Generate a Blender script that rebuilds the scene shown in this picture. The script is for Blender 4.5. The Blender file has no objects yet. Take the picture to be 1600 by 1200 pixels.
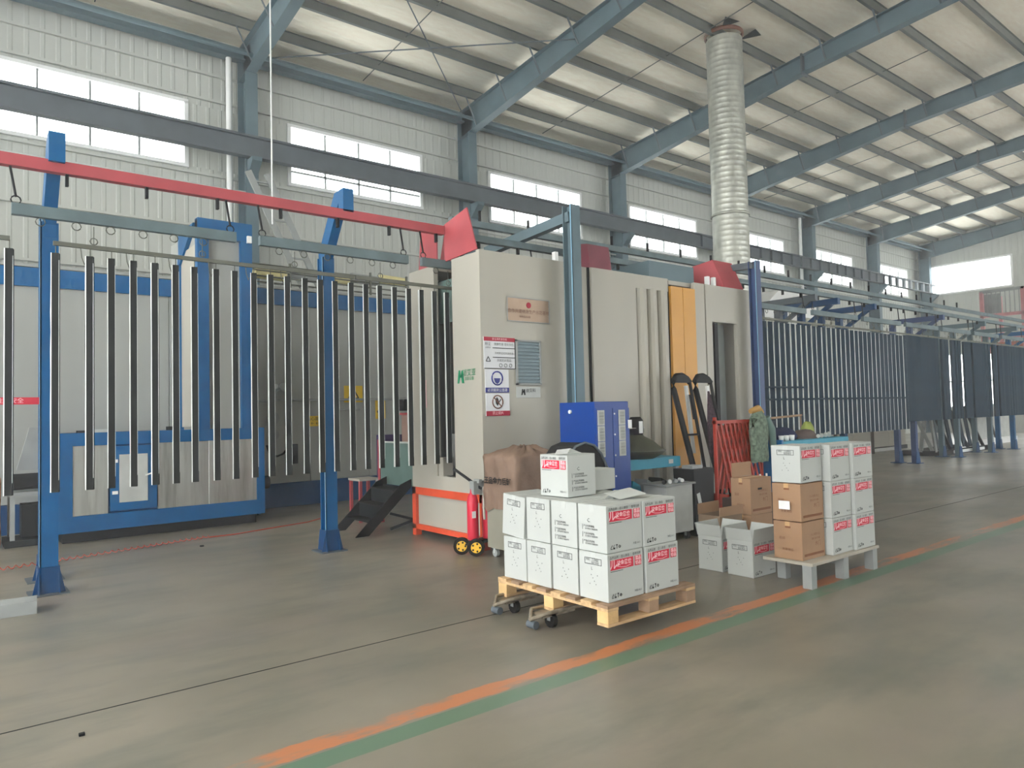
import bpy, math, random
from mathutils import Vector, Matrix
random.seed(7)
SC = bpy.context.scene
COL = SC.collection
# ------------------------------------------------------------------ camera, sky, exposure
cam_d = bpy.data.cameras.new('camera'); cam = bpy.data.objects.new('camera', cam_d); COL.objects.link(cam)
YAW, PITCH, ROLL, FPX = 0.898433, 0.0393704, -0.0238675, 1124.05
fw = Vector((math.cos(YAW)*math.cos(PITCH), math.sin(YAW)*math.cos(PITCH), math.sin(PITCH)))
rt = Vector((math.sin(YAW), -math.cos(YAW), 0)); up = rt.cross(fw)
r2 = math.cos(ROLL)*rt+math.sin(ROLL)*up; u2 = -math.sin(ROLL)*rt+math.cos(ROLL)*up
M = Matrix.Identity(4)
for i in range(3):
    M[i][0] = r2[i]; M[i][1] = u2[i]; M[i][2] = -fw[i]
M[2][3] = 1.5
cam.matrix_world = M
cam_d.sensor_width = 36; cam_d.lens = 36*FPX/1600; cam_d.clip_end = 400; cam_d.clip_start = 0.05
SC.camera = cam
w = bpy.data.worlds.new('overcast_sky'); SC.world = w; w.use_nodes = True
bg = w.node_tree.nodes['Background']; bg.inputs[0].default_value = (0.97, 0.985, 1.0, 1); bg.inputs[1].default_value = 7.8
SC.view_settings.view_transform = 'Standard'; SC.view_settings.look = 'None'
SC.view_settings.exposure = 0.0; SC.view_settings.gamma = 1.0; SC.view_settings.use_curve_mapping = False
HAZE = 0.005
SC.cycles.max_bounces = 12; SC.cycles.volume_bounces = 1; SC.cycles.diffuse_bounces = 8

# ------------------------------------------------------------------ materials
def lin(c):
    return tuple(((v/255)/12.92 if v/255 <= 0.04045 else ((v/255+0.055)/1.055)**2.4) for v in c)
MATS = {}
def mat(name, rgb, rough=0.6, metal=0.0, var=0.12, scale=4.0, bump=0.0, bscale=30.0, spec=None, dirt=None, dirt_amt=0.5, stretch=(1, 1, 1)):
    if name in MATS: return MATS[name]
    m = bpy.data.materials.new(name); m.use_nodes = True; nt = m.node_tree; N = nt.nodes; L = nt.links
    b = N['Principled BSDF']; c = lin(rgb)
    b.inputs['Roughness'].default_value = rough; b.inputs['Metallic'].default_value = metal
    b.inputs['Specular IOR Level'].default_value = spec if spec is not None else (0.12 if max(c) < 0.06 else 0.3)
    tc = N.new('ShaderNodeTexCoord'); mp = N.new('ShaderNodeMapping'); mp.inputs['Scale'].default_value = stretch
    L.new(tc.outputs['Object'], mp.inputs[0])
    ns = N.new('ShaderNodeTexNoise'); ns.inputs['Scale'].default_value = scale; ns.inputs['Detail'].default_value = 5
    L.new(mp.outputs[0], ns.inputs['Vector'])
    rp = N.new('ShaderNodeValToRGB'); rp.color_ramp.elements[0].position = 0.3; rp.color_ramp.elements[1].position = 0.7
    lo = tuple(v*(1-var) for v in c); hi = tuple(min(1, v*(1+var)) for v in c)
    rp.color_ramp.elements[0].color = (*lo, 1); rp.color_ramp.elements[1].color = (*hi, 1)
    L.new(ns.outputs['Fac'], rp.inputs[0]); out = rp.outputs[0]
    if dirt:
        n2 = N.new('ShaderNodeTexNoise'); n2.inputs['Scale'].default_value = scale*0.6; n2.inputs['Detail'].default_value = 8; n2.inputs['Roughness'].default_value = 0.7
        L.new(mp.outputs[0], n2.inputs['Vector'])
        r3 = N.new('ShaderNodeValToRGB'); r3.color_ramp.elements[0].position = 0.5; r3.color_ramp.elements[1].position = 0.72
        r3.color_ramp.elements[1].color = (dirt_amt,)*3+(1,)
        L.new(n2.outputs['Fac'], r3.inputs[0])
        mx = N.new('ShaderNodeMixRGB'); mx.inputs[2].default_value = (*lin(dirt), 1)
        L.new(r3.outputs[0], mx.inputs[0]); L.new(out, mx.inputs[1]); out = mx.outputs[0]
    L.new(out, b.inputs['Base Color'])
    if bump:
        n3 = N.new('ShaderNodeTexNoise'); n3.inputs['Scale'].default_value = bscale; n3.inputs['Detail'].default_value = 4
        L.new(mp.outputs[0], n3.inputs['Vector'])
        bp = N.new('ShaderNodeBump'); bp.inputs['Strength'].default_value = bump; bp.inputs['Distance'].default_value = 0.02
        L.new(n3.outputs['Fac'], bp.inputs['Height']); L.new(bp.outputs[0], b.inputs['Normal'])
    MATS[name] = m; return m

WALL = mat('ribbed_wall_sheet', (186, 189, 182), 0.55, 0, 0.03, 0.5)
STEEL = mat('blue_grey_steel', (92, 112, 120), 0.5, 0.1, 0.12, 2.0)
STEELD = mat('dark_grey_steel', (90, 98, 104), 0.5, 0.1, 0.12, 2.0)
PURL = mat('purlin_steel', (104, 108, 104), 0.5, 0.2, 0.12, 2.0)
BLUE = mat('blue_paint', (0, 88, 140), 0.35, 0, 0.14, 3.0)
BLUE2 = mat('deep_blue_paint', (0, 62, 108), 0.4, 0, 0.14, 3.0)
CABB = mat('cabinet_blue', (0, 58, 138), 0.4, 0, 0.06, 3.0)
REDP = mat('red_paint', (172, 76, 82), 0.5, 0, 0.12, 3.0)
ORNG = mat('orange_red_paint', (214, 80, 48), 0.5, 0, 0.12, 5.0)
CREAM = mat('cream_panel', (172, 169, 157), 0.4, 0, 0.05, 1.5, dirt=(178, 168, 150), dirt_amt=0.55, stretch=(1.5, 1.5, 0.5))
PANEL = mat('white_grey_panel', (158, 161, 156), 0.45, 0, 0.06, 1.0, dirt=(150, 148, 138), dirt_amt=0.4, stretch=(1.5, 1.5, 0.4))
INNER = mat('booth_inner_grey', (150, 156, 154), 0.5)
STAIN = mat('brushed_stainless', (196, 198, 194), 0.33, 0.75, 0.16, 1.6, dirt=(130, 128, 120), dirt_amt=0.6, stretch=(6, 6, 0.5))
GALV = mat('galvanised_sheet', (186, 188, 178), 0.42, 0.6, 0.2, 6.0, stretch=(1, 1, 0.6))
YELW = mat('yellow_panel', (206, 150, 60), 0.4, 0, 0.06, 2.0)
BLACK = mat('black_steel', (30, 31, 33), 0.5)
DARK = mat('dark_hollow', (34, 38, 40), 0.8)
BARD = mat('dark_anodised_profile', (30, 33, 32), 0.6, 0.0, 0.25, 3)
BARL = mat('bright_profile_flange', (236, 240, 236), 0.35, 0.3, 0.05, 3)
BARB = mat('blue_black_profile', (8, 38, 54), 0.6, 0.0, 0.25, 3)
RODM = mat('dull_rod_metal', (100, 102, 92), 0.5, 0.3)
CARR = mat('carrier_steel', (96, 112, 116), 0.5, 0.1, 0.2, 4)
WHT = mat('white_paint', (232, 234, 232), 0.4, 0, 0.03)
CARTW = mat('white_carton', (182, 186, 182), 0.65, 0, 0.03, 3)
CARTB = mat('brown_carton', (160, 127, 98), 0.75, 0, 0.08, 4)
CARTD = mat('carton_inside', (150, 118, 88), 0.8)
INK = mat('black_ink', (46, 46, 48), 0.7)
INKG = mat('grey_ink', (120, 124, 122), 0.7)
REDI = mat('red_print', (206, 34, 62), 0.6, 0, 0.03)
PINK = mat('pale_print', (246, 196, 202), 0.6, 0, 0.02)
WOOD = mat('pallet_wood', (196, 164, 122), 0.75, 0, 0.2, 6, 0.2, 40, stretch=(1, 6, 6))
WOOD2 = mat('pallet_block_wood', (206, 172, 120), 0.75, 0, 0.2, 6, 0.2, 40)
WOODG = mat('weathered_wood', (150, 124, 100), 0.8, 0, 0.25, 6, 0.2, 40)
KRAFT = mat('kraft_cover', (128, 106, 90), 0.7, 0, 0.15, 3, 0.6, 9)
GREYB = mat('grey_bin', (138, 136, 122), 0.6, 0, 0.05)
REDX = mat('extinguisher_red', (206, 40, 64), 0.3, 0, 0.05)
RUB = mat('black_rubber', (30, 28, 27), 0.8)
YRIM = mat('yellow_rim', (236, 186, 60), 0.4)
OLIV = mat('olive_cloth', (74, 76, 62), 0.6, 0, 0.15, 8)
TEALP = mat('teal_paint', (44, 142, 168), 0.5, 0, 0.1, 5)
TEALG = mat('grey_green_panel', (92, 116, 110), 0.5)
GREY = mat('mid_grey', (146, 150, 148), 0.5)
LGREY = mat('light_grey', (186, 190, 186), 0.45)
CAMO = mat('camouflage_cloth', (104, 120, 104), 0.85, 0, 0.5, 22)
MESHR = mat('red_lattice_paint', (168, 56, 42), 0.5, 0, 0.15, 4)
PURP = mat('violet_blue_paint', (54, 74, 116), 0.45)
TAPE = mat('red_tape', (208, 48, 66), 0.5)
SIGNY = mat('sign_yellow', (226, 190, 44), 0.5, 0, 0.03)
SIGNW = mat('sign_white', (216, 218, 220), 0.5, 0, 0.03)
SIGNB = mat('sign_blue', (42, 50, 128), 0.5, 0, 0.03)
SIGNR = mat('sign_red', (168, 34, 58), 0.5, 0, 0.03)
SIGNG = mat('sign_green', (28, 134, 92), 0.5, 0, 0.03)
BRASS = mat('brass_plate', (158, 136, 116), 0.4, 0.35, 0.1, 5)
BRTXT = mat('brass_plate_print', (112, 72, 56), 0.5)
LOUV = mat('louvre_glass', (104, 122, 128), 0.4, 0.1)
GLASSD = mat('dark_glass_sheet', (44, 58, 70), 0.25, 0.1)
PLAST = mat('grey_plastic_bag', (156, 166, 172), 0.25, 0, 0.15, 12)
DBLUE = mat('navy_cloth', (34, 42, 74), 0.85)
LIME = mat('lime_cloth', (150, 164, 84), 0.8)
YWOOL = mat('insulation_yellow', (216, 206, 150), 0.8)
PINKR = mat('faded_red_paint', (196, 136, 138), 0.5)
HOSE = mat('red_hose', (196, 92, 74), 0.5)
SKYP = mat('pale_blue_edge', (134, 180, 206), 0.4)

def floor_mat():
    m = bpy.data.materials.new('polished_concrete'); m.use_nodes = True; nt = m.node_tree; N = nt.nodes; L = nt.links
    b = N['Principled BSDF']
    g = N.new('ShaderNodeNewGeometry'); sx = N.new('ShaderNodeSeparateXYZ'); L.new(g.outputs['Position'], sx.inputs[0])
    def noise(s, d, st=(1, 1, 1), r=0.6):
        mp = N.new('ShaderNodeMapping'); mp.inputs['Scale'].default_value = st; L.new(g.outputs['Position'], mp.inputs[0])
        n = N.new('ShaderNodeTexNoise'); n.inputs['Scale'].default_value = s; n.inputs['Detail'].default_value = d; n.inputs['Roughness'].default_value = r
        L.new(mp.outputs[0], n.inputs['Vector']); return n.outputs['Fac']
    def ramp(f, p0, p1, c0=(0, 0, 0), c1=(1, 1, 1)):
        r = N.new('ShaderNodeValToRGB'); r.color_ramp.elements[0].position = p0; r.color_ramp.elements[1].position = p1
        r.color_ramp.elements[0].color = (*c0, 1); r.color_ramp.elements[1].color = (*c1, 1); L.new(f, r.inputs[0]); return r.outputs[0]
    def mix(f, a, c2):
        x = N.new('ShaderNodeMixRGB'); L.new(f, x.inputs[0]); L.new(a, x.inputs[1])
        if isinstance(c2, tuple): x.inputs[2].default_value = (*c2, 1)
        else: L.new(c2, x.inputs[2])
        return x.outputs[0]
    def math_(op, a, b_):
        x = N.new('ShaderNodeMath'); x.operation = op
        for i, v in enumerate((a, b_)):
            if isinstance(v, (int, float)): x.inputs[i].default_value = v
            else: L.new(v, x.inputs[i])
        return x.outputs[0]
    base = ramp(noise(0.35, 6), 0.3, 0.72, lin((108, 103, 90)), lin((150, 142, 126)))
    base = mix(ramp(noise(1.6, 7, (0.5, 1.4, 1)), 0.46, 0.66, (0, 0, 0), (0.65,)*3), base, lin((94, 98, 88)))
    base = mix(ramp(noise(0.9, 5, (0.6, 1.2, 1)), 0.52, 0.68, (0, 0, 0), (0.5,)*3), base, lin((138, 126, 116)))
    def band(y0, y1, e, worn, color, col_in, amt):
        yn = math_('ADD', sx.outputs[1], math_('MULTIPLY', math_('SUBTRACT', noise(3.5, 3), 0.5), e))
        f = math_('MULTIPLY', math_('GREATER_THAN', yn, y0), math_('LESS_THAN', yn, y1))
        f = math_('MULTIPLY', f, ramp(noise(1.3, 6, (1, 3, 1), 0.7), worn, worn+0.12))
        f = math_('MULTIPLY', f, amt)
        return mix(f, col_in, color)
    base = band(2.98, 3.12, 0.015, 0.30, lin((88, 122, 98)), base, 0.85)
    base = band(3.14, 3.27, 0.08, 0.41, lin((196, 120, 72)), base, 0.85)
    L.new(base, b.inputs['Base Color'])
    rr = ramp(noise(0.5, 3), 0.3, 0.7, (0.3,)*3, (0.42,)*3); b.inputs['Specular IOR Level'].default_value = 0.55; L.new(rr, b.inputs['Roughness'])
    bp = N.new('ShaderNodeBump'); bp.inputs['Strength'].default_value = 0.012; L.new(noise(18, 3), bp.inputs['Height']); L.new(bp.outputs[0], b.inputs['Normal'])
    return m
def ceiling_mat():
    m = bpy.data.materials.new('foil_insulation'); m.use_nodes = True; nt = m.node_tree; N = nt.nodes; L = nt.links
    b = N['Principled BSDF']; b.inputs['Roughness'].default_value = 0.6; b.inputs['Metallic'].default_value = 0.5
    g = N.new('ShaderNodeNewGeometry')
    mp = N.new('ShaderNodeMapping'); mp.inputs['Scale'].default_value = (1.2, 5, 1); mp.inputs['Rotation'].default_value = (0, 0, 0.9); L.new(g.outputs['Position'], mp.inputs[0])
    n = N.new('ShaderNodeTexNoise'); n.inputs['Scale'].default_value = 2.2; n.inputs['Detail'].default_value = 4; L.new(mp.outputs[0], n.inputs['Vector'])
    r = N.new('ShaderNodeValToRGB'); r.color_ramp.elements[0].position = 0.3; r.color_ramp.elements[1].position = 0.7
    r.color_ramp.elements[0].color = (*lin((246, 236, 218)), 1); r.color_ramp.elements[1].color = (*lin((252, 246, 230)), 1)
    L.new(n.outputs['Fac'], r.inputs[0]); L.new(r.outputs[0], b.inputs['Base Color'])
    bp = N.new('ShaderNodeBump'); bp.inputs['Strength'].default_value = 0.5; bp.inputs['Distance'].default_value = 0.04
    L.new(n.outputs['Fac'], bp.inputs['Height']); L.new(bp.outputs[0], b.inputs['Normal'])
    return m
def glass_mat():
    m = bpy.data.materials.new('window_glass'); m.use_nodes = True; nt = m.node_tree; N = nt.nodes; L = nt.links
    N.clear(); o = N.new('ShaderNodeOutputMaterial'); t = N.new('ShaderNodeBsdfTransparent'); g = N.new('ShaderNodeBsdfGlossy'); x = N.new('ShaderNodeMixShader')
    t.inputs[0].default_value = (0.96, 0.98, 0.97, 1); g.inputs['Roughness'].default_value = 0.05; x.inputs[0].default_value = 0.06
    L.new(t.outputs[0], x.inputs[1]); L.new(g.outputs[0], x.inputs[2]); L.new(x.outputs[0], o.inputs[0]); return m
FLOOR = floor_mat(); CEIL = ceiling_mat(); GLASS = glass_mat()

# ------------------------------------------------------------------ mesh helpers
class MB:
    def __init__(s): s.v = []; s.f = []; s.mi = []; s.sm = []
    def add(s, vs, fs, mi=0, smooth=False):
        o = len(s.v); s.v += [tuple(v) for v in vs]
        for f in fs: s.f.append(tuple(i+o for i in f)); s.mi.append(mi); s.sm.append(smooth)
        return s
    def box(s, x0, x1, y0, y1, z0, z1, mi=0, R=None):
        vs = [(x, y, z) for z in (z0, z1) for y in (y0, y1) for x in (x0, x1)]
        if R is not None: vs = [R @ Vector(v) for v in vs]
        return s.add(vs, [(0, 2, 3, 1), (4, 5, 7, 6), (0, 1, 5, 4), (2, 6, 7, 3), (0, 4, 6, 2), (1, 3, 7, 5)], mi)
    def prism(s, pts, a0, a1, axis='y', mi=0):
        # pts polygon in the other two axes; extruded along axis
        n = len(pts)
        def P(p, a):
            if axis == 'x': return (a, p[0], p[1])
            if axis == 'y': return (p[0], a, p[1])
            return (p[0], p[1], a)
        vs = [P(p, a0) for p in pts]+[P(p, a1) for p in pts]
        fs = [tuple(range(n)), tuple(range(2*n-1, n-1, -1))]+[(i, i+n, (i+1) % n+n, (i+1) % n) for i in range(n)]
        return s.add(vs, fs, mi)
    def tube(s, path, r, n=8, mi=0, smooth=True, cap=True):
        P = [Vector(p) for p in path]; rings = []
        rr = r if isinstance(r, (list, tuple)) else [r]*len(P)
        for i, p in enumerate(P):
            t = (P[min(i+1, len(P)-1)]-P[max(i-1, 0)]).normalized()
            a = t.cross(Vector((0, 0, 1)) if abs(t.z) < 0.95 else Vector((1, 0, 0))).normalized(); b = t.cross(a)
            rings.append([p+rr[i]*(math.cos(2*math.pi*k/n)*a+math.sin(2*math.pi*k/n)*b) for k in range(n)])
        vs = [v for g in rings for v in g]; fs = []
        for i in range(len(P)-1):
            for k in range(n):
                fs.append((i*n+k, i*n+(k+1) % n, (i+1)*n+(k+1) % n, (i+1)*n+k))
        s.add(vs, fs, mi, smooth)
        if cap: s.add(rings[0], [tuple(range(n))[::-1]], mi); s.add(rings[-1], [tuple(range(n))], mi)
        return s
    def rod(s, p, q, r, n=8, mi=0): return s.tube([p, q], r, n, mi)
    def beam(s, p, q, w_, h, mi=0):
        # rectangular bar from p to q, w_ across (horizontal), h vertical-ish
        p = Vector(p); q = Vector(q); t = (q-p).normalized()
        a = t.cross(Vector((0, 0, 1)) if abs(t.z) < 0.98 else Vector((0, 1, 0))).normalized(); b = a.cross(t)
        vs = []
        for c in (p, q):
            for (i, j) in ((-1, -1), (1, -1), (1, 1), (-1, 1)): vs.append(c+a*i*w_/2+b*j*h/2)
        return s.add(vs, [(0, 3, 2, 1), (4, 5, 6, 7), (0, 1, 5, 4), (1, 2, 6, 5), (2, 3, 7, 6), (3, 0, 4, 7)], mi)
    def lathe(s, c, prof, n=16, mi=0, smooth=True):
        vs = []; fs = []
        for (r, z) in prof:
            for k in range(n): vs.append((c[0]+r*math.cos(2*math.pi*k/n), c[1]+r*math.sin(2*math.pi*k/n), c[2]+z))
        for i in range(len(prof)-1):
            for k in range(n): fs.append((i*n+k, i*n+(k+1) % n, (i+1)*n+(k+1) % n, (i+1)*n+k))
        return s.add(vs, fs, mi, smooth)
    def ring(s, c, R, r, axis='y', n=14, mi=0):
        pts = []
        for k in range(n+1):
            a = 2*math.pi*k/n; ca, sa = R*math.cos(a), R*math.sin(a)
            pts.append((c[0]+ca, c[1], c[2]+sa) if axis == 'y' else ((c[0], c[1]+ca, c[2]+sa) if axis == 'x' else (c[0]+ca, c[1]+sa, c[2])))
        return s.tube(pts, r, 5, mi, cap=False)
    def xf(s, Mx): s.v = [tuple(Mx @ Vector(v)) for v in s.v]; return s
    def mesh(s, name, mats, off=(0, 0, 0)):
        me = bpy.data.meshes.new(name)
        me.from_pydata([(v[0]-off[0], v[1]-off[1], v[2]-off[2]) for v in s.v], [], s.f)
        for m in (mats if isinstance(mats, (list, tuple)) else [mats]): me.materials.append(m)
        me.polygons.foreach_set('material_index', s.mi); me.polygons.foreach_set('use_smooth', s.sm)
        me.update(); return me
    def base(s):
        xs = [v[0] for v in s.v]; ys = [v[1] for v in s.v]; zs = [v[2] for v in s.v]
        return ((min(xs)+max(xs))/2, (min(ys)+max(ys))/2, min(zs))

def link(name, me): o = bpy.data.objects.new(name, me); COL.objects.link(o); return o
def props(o, label, cat=None, group=None, kind=None):
    if label: o['label'] = label
    if cat: o['category'] = cat
    if group: o['group'] = group
    if kind: o['kind'] = kind
    return o
def bev(o, wd=0.004, seg=1):
    m = o.modifiers.new('bevel', 'BEVEL'); m.width = wd; m.segments = seg; m.limit_method = 'ANGLE'; return o
def worldloc(o):
    v = Vector(o.location)
    while o.parent is not None: o = o.parent; v += Vector(o.location)
    return v
def part(name, mb, mats, parent, label=None, kind=None):
    wl = worldloc(parent)
    me = mb.mesh(name, mats, wl); o = link(name, me); o.parent = parent
    if label: o['label'] = label
    if kind: o['kind'] = kind
    return o
def solo(name, mb, mats, label, cat, group=None, kind=None):
    b = mb.base(); o = link(name, mb.mesh(name, mats, b)); o.location = b
    return props(o, label, cat, group, kind)
def struct(name, mb, mats, label=None):
    o = link(name, mb.mesh(name, mats)); o['kind'] = 'structure'
    if label: o['label'] = label
    return o
def thing(name, label, cat, loc=(0, 0, 0), group=None):
    o = bpy.data.objects.new(name, None); COL.objects.link(o); o.location = loc; o.empty_display_size = 0.1
    return props(o, label, cat, group)
def dup(root, loc, rotz=None, label=None, group=None):
    r = root.copy(); COL.objects.link(r); r.location = loc
    if rotz is not None: r.rotation_euler = (0, 0, rotz)
    if label: r['label'] = label
    if group: r['group'] = group
    for ch in list(root.children):
        c = ch.copy(); COL.objects.link(c); c.parent = r
        for g in list(ch.children):
            d = g.copy(); COL.objects.link(d); d.parent = c
    return r
ORD = ['first', 'second', 'third', 'fourth', 'fifth', 'sixth', 'seventh', 'eighth', 'ninth', 'tenth', 'eleventh', 'twelfth', 'thirteenth', 'fourteenth', 'fifteenth', 'sixteenth', 'seventeenth', 'eighteenth', 'nineteenth', 'twentieth']
ORD += ['twenty-'+q for q in ORD[:9]]+['thirtieth']+['thirty-'+q for q in ORD[:9]]
_TM = {}
def text_mb(txt, size, mi=0, bold=0.0, align='CENTER'):
    """flat lettering in local XZ facing -Y, centred on the origin"""
    key = (txt, size, align, bold)
    if key not in _TM:
        cu = bpy.data.curves.new('lettering', 'FONT'); cu.body = txt; cu.size = size; cu.align_x = align; cu.align_y = 'CENTER'
        cu.resolution_u = 1; cu.offset = bold
        o = bpy.data.objects.new('lettering', cu); COL.objects.link(o)
        dg = bpy.context.evaluated_depsgraph_get(); me = bpy.data.meshes.new_from_object(o.evaluated_get(dg))
        _TM[key] = ([(v.co.x, 0, v.co.y) for v in me.vertices], [tuple(p.vertices) for p in me.polygons])
        bpy.data.objects.remove(o); bpy.data.curves.remove(cu); bpy.data.meshes.remove(me)
    vs, fs = _TM[key]; m = MB(); m.add(vs, fs, mi); return m
def put(dst, src, Mx, mi=None):
    dst.add([Mx @ Vector(v) for v in src.v], src.f, 0); n = len(src.f)
    dst.mi[-n:] = [mi]*n if mi is not None else src.mi
    return dst
T = Matrix.Translation
RZ = lambda a: Matrix.Rotation(a, 4, 'Z')
FACEX = RZ(-math.pi/2)       # print turned to face -X (reads from +Y to -Y)

# ------------------------------------------------------------------ the shell
X0, X1, Y0, YW = -6.0, 39.0, -9.0, 15.6
struct('floor', MB().box(X0-2, X1+0.3, Y0-2, YW+0.3, -0.2, 0), FLOOR)
def rt_z(y): return 9.40+0.092*(15.2-y)          # top of rafters
def rb_z(y):
    if y > 8.9: return 8.68+(15.35-y)*(9.55-8.68)/6.45
    return min(9.55+(8.9-y)*0.075, rt_z(y)-0.38)
COLX = [-0.54, 5.06, 10.72, 16.38, 22.0, 27.6, 33.2, 38.75]
# ribbed wall sheets
def ribbed(x0, x1, z0, z1, y):
    m = MB(); p = 0.25; xs = []; x = x0
    prof = [(0, 0), (0.16, 0), (0.18, 0.012), (0.23, 0.012), (0.25, 0)]
    while x < x1-1e-6:
        for dx, dy in prof[:-1]:
            if x+dx <= x1: xs.append((x+dx, y-dy))
        x += p
    xs.append((x1, y)); n = len(xs)
    m.add([(a, b, z0) for a, b in xs]+[(a, b, z1) for a, b in xs], [(i, i+1, i+1+n, i+n) for i in range(n-1)])
    m.box(x0, x1, y+0.005, y+0.12, z0, z1)
    return m
WZ0, WZ1 = 6.76, 8.08
wins = [(0.52+5.6*k+0.03*k, 3.93+5.6*k+0.03*k) for k in range(-1, 7)]
wl = MB()
def addmb(a, b): a.add(b.v, b.f); return a
addmb(wl, ribbed(X0, X1, 0, WZ0, YW)); addmb(wl, ribbed(X0, X1, WZ1, 9.75, YW))
px = X0
for a, b in wins:
    if a > px: addmb(wl, ribbed(px, a, WZ0, WZ1, YW))
    px = b
addmb(wl, ribbed(px, X1, WZ0, WZ1, YW))
wall = struct('wall_left', wl, WALL)
for i, z in enumerate((8.75, 8.2, 6.6, 5.5, 4.45)):
    m = MB().box(X0, X1, YW-0.09, YW-0.025, z, z+0.05)
    part('wall_girt', m, WALL, wall)
for i, (a, b) in enumerate(wins):
    wn = struct('window_%d' % (i+1), MB().box(a-.06, b+.06, YW-0.06, YW+0.08, WZ1-0.02, WZ1+0.05).box(a-.06, b+.06, YW-0.08, YW+0.08, WZ0-0.05, WZ0+0.02)
                .box(a-.06, a+.02, YW-0.06, YW+0.08, WZ0, WZ1).box(b-.02, b+.06, YW-0.06, YW+0.08, WZ0, WZ1), WHT)
    q = (b-a)/4
    mid = (WZ0+WZ1)/2-.1
    for k in range(4):
        if k: part('mullion', MB().box(a+k*q-.018, a+k*q+.018, YW-.02, YW+.05, WZ0+.02, WZ1-.02), GREY, wn)
        part('pane', MB().box(a+k*q+.02, a+(k+1)*q-.02, YW+.01, YW+.016, WZ0+.02, WZ1-.02), GLASS, wn)
    if i == 2: part('transom', MB().box(a+.02, b-.02, YW-.02, YW+.05, WZ0+.28, WZ0+.315), GREY, wn)
# end wall at the far right
bk = MB()
def ribbed_x(y0, y1, z0, z1, x):
    m = MB(); ys = []; y = y0
    while y < y1-1e-6:
        for dy, dx in ((0, 0), (0.16, 0), (0.18, 0.012), (0.23, 0.012)):
            if y+dy <= y1: ys.append((x-dx, y+dy))
        y += 0.25
    ys.append((x, y1)); n = len(ys)
    m.add([(a, b, z0) for a, b in ys]+[(a, b, z1) for a, b in ys], [(i, i+n, i+1+n, i+1) for i in range(n-1)])
    m.box(x+.005, x+.12, y0, y1, z0, z1); return m
BW = [(11.47, 14.92, 6.87, 8.26), (5.3, 8.8, 6.87, 8.26)]
DW = [(12.15, 14.8, 1.25, 3.8)]
segs_y = sorted([Y0, 5.3, 8.8, 11.47, 14.92, YW])
addmb(bk, ribbed_x(Y0, YW, 8.26, 11.4, X1)); addmb(bk, ribbed_x(Y0, YW, 3.8, 6.87, X1))
addmb(bk, ribbed_x(Y0, 5.3, 6.87, 8.26, X1)); addmb(bk, ribbed_x(8.8, 11.47, 6.87, 8.26, X1)); addmb(bk, ribbed_x(14.92, YW, 6.87, 8.26, X1))
addmb(bk, ribbed_x(Y0, YW, 0, 1.25, X1)); addmb(bk, ribbed_x(Y0, 8.6, 1.25, 3.8, X1)); addmb(bk, ribbed_x(11.3, 12.15, 1.25, 3.8, X1)); addmb(bk, ribbed_x(14.8, YW, 1.25, 3.8, X1))
struct('wall_back', bk, WALL)
for i, (a, b, z0, z1) in enumerate(BW+DW+[(8.6, 11.3, 1.25, 3.8)]):
    wn = struct('window_%d' % (i+9), MB().box(X1-.06, X1+.05, a-.06, b+.06, z1-.02, z1+.06).box(X1-.06, X1+.05, a-.06, b+.06, z0-.06, z0+.02)
                .box(X1-.06, X1+.05, a-.06, a+.02, z0, z1).box(X1-.06, X1+.05, b-.02, b+.06, z0, z1), WHT)
    q = (b-a)/4
    for k in range(4):
        if k and z0 < 5: part('mullion', MB().box(X1-.03, X1+.03, a+k*q-.03, a+k*q+.03, z0+.02, z1-.02), GREY, wn)
        part('pane', MB().box(X1+.01, X1+.016, a+k*q+.03, a+(k+1)*q-.03, z0+.02, z1-.02), GLASS, wn)
    if z0 < 5: part('transom', MB().box(X1-.03, X1+.03, a+.02, b-.02, z0+1.2, z0+1.27), GREY, wn)
RO = (16, 37, 0, 4.2); HB = (6.4, 7.9)  # door gap and high band added to the unseen right wall to shape the light
struct('wall_right_unseen', MB().box(X0-2, RO[0], Y0-.3, Y0-.1, 0, HB[0]).box(RO[1], X1+.2, Y0-.3, Y0-.1, 0, HB[0]).box(RO[0], RO[1], Y0-.3, Y0-.1, RO[3], HB[0]).box(X0-2, X1+.2, Y0-.3, Y0-.1, HB[1], 12).box(X0-2, 8, Y0-.3, Y0-.1, HB[0], HB[1]), WALL)
struct('wall_front_unseen', MB().box(X0-2.2, X0-2, Y0-.3, -7, 0, 8).box(X0-2.2, X0-2, 8.5, YW, 0, 5).box(X0-2.2, X0-2, -7, YW, 5.0, 6.2).box(X0-2.2, X0-2, Y0-.3, YW, 9, 12), WALL)  # unseen end wall, its gaps sized to let in light from behind
# roof sheet sagging between purlins
PY = [7.05+1.25*k for k in range(-12, 7)]
cm = MB(); ys = []
allp = [Y0]+[p for p in PY if p > Y0+.2]+[YW]
for i in range(len(allp)-1):
    for t in (0, .25, .5, .75):
        y = allp[i]+(allp[i+1]-allp[i])*t; ys.append((y, rt_z(y)+0.22-0.05*math.sin(math.pi*t)))
ys.append((YW, rt_z(YW)+.22)); n = len(ys)
cm.add([(X0-2, a, b) for a, b in ys]+[(X1+.2, a, b) for a, b in ys], [(i, i+1, i+1+n, i+n) for i in range(n-1)], 0, True)
cm.add([(X0-2, a, b+.12) for a, b in ys]+[(X1+.2, a, b+.12) for a, b in ys], [(i, i+n, i+1+n, i+1) for i in range(n-1)])
struct('ceiling', cm, CEIL)
# floor joint cut into the slab
struct('trim_1', MB().box(X0, X1, 4.343, 4.353, 0.0, 0.0012), DARK, 'narrow dark joint running across the concrete floor')
struct('oven_light_strip', MB().box(12.0, 24.5, 10.55, 10.64, 0, .09), WHT)  # strip of light along the right oven's foot, built as a white bar

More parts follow.
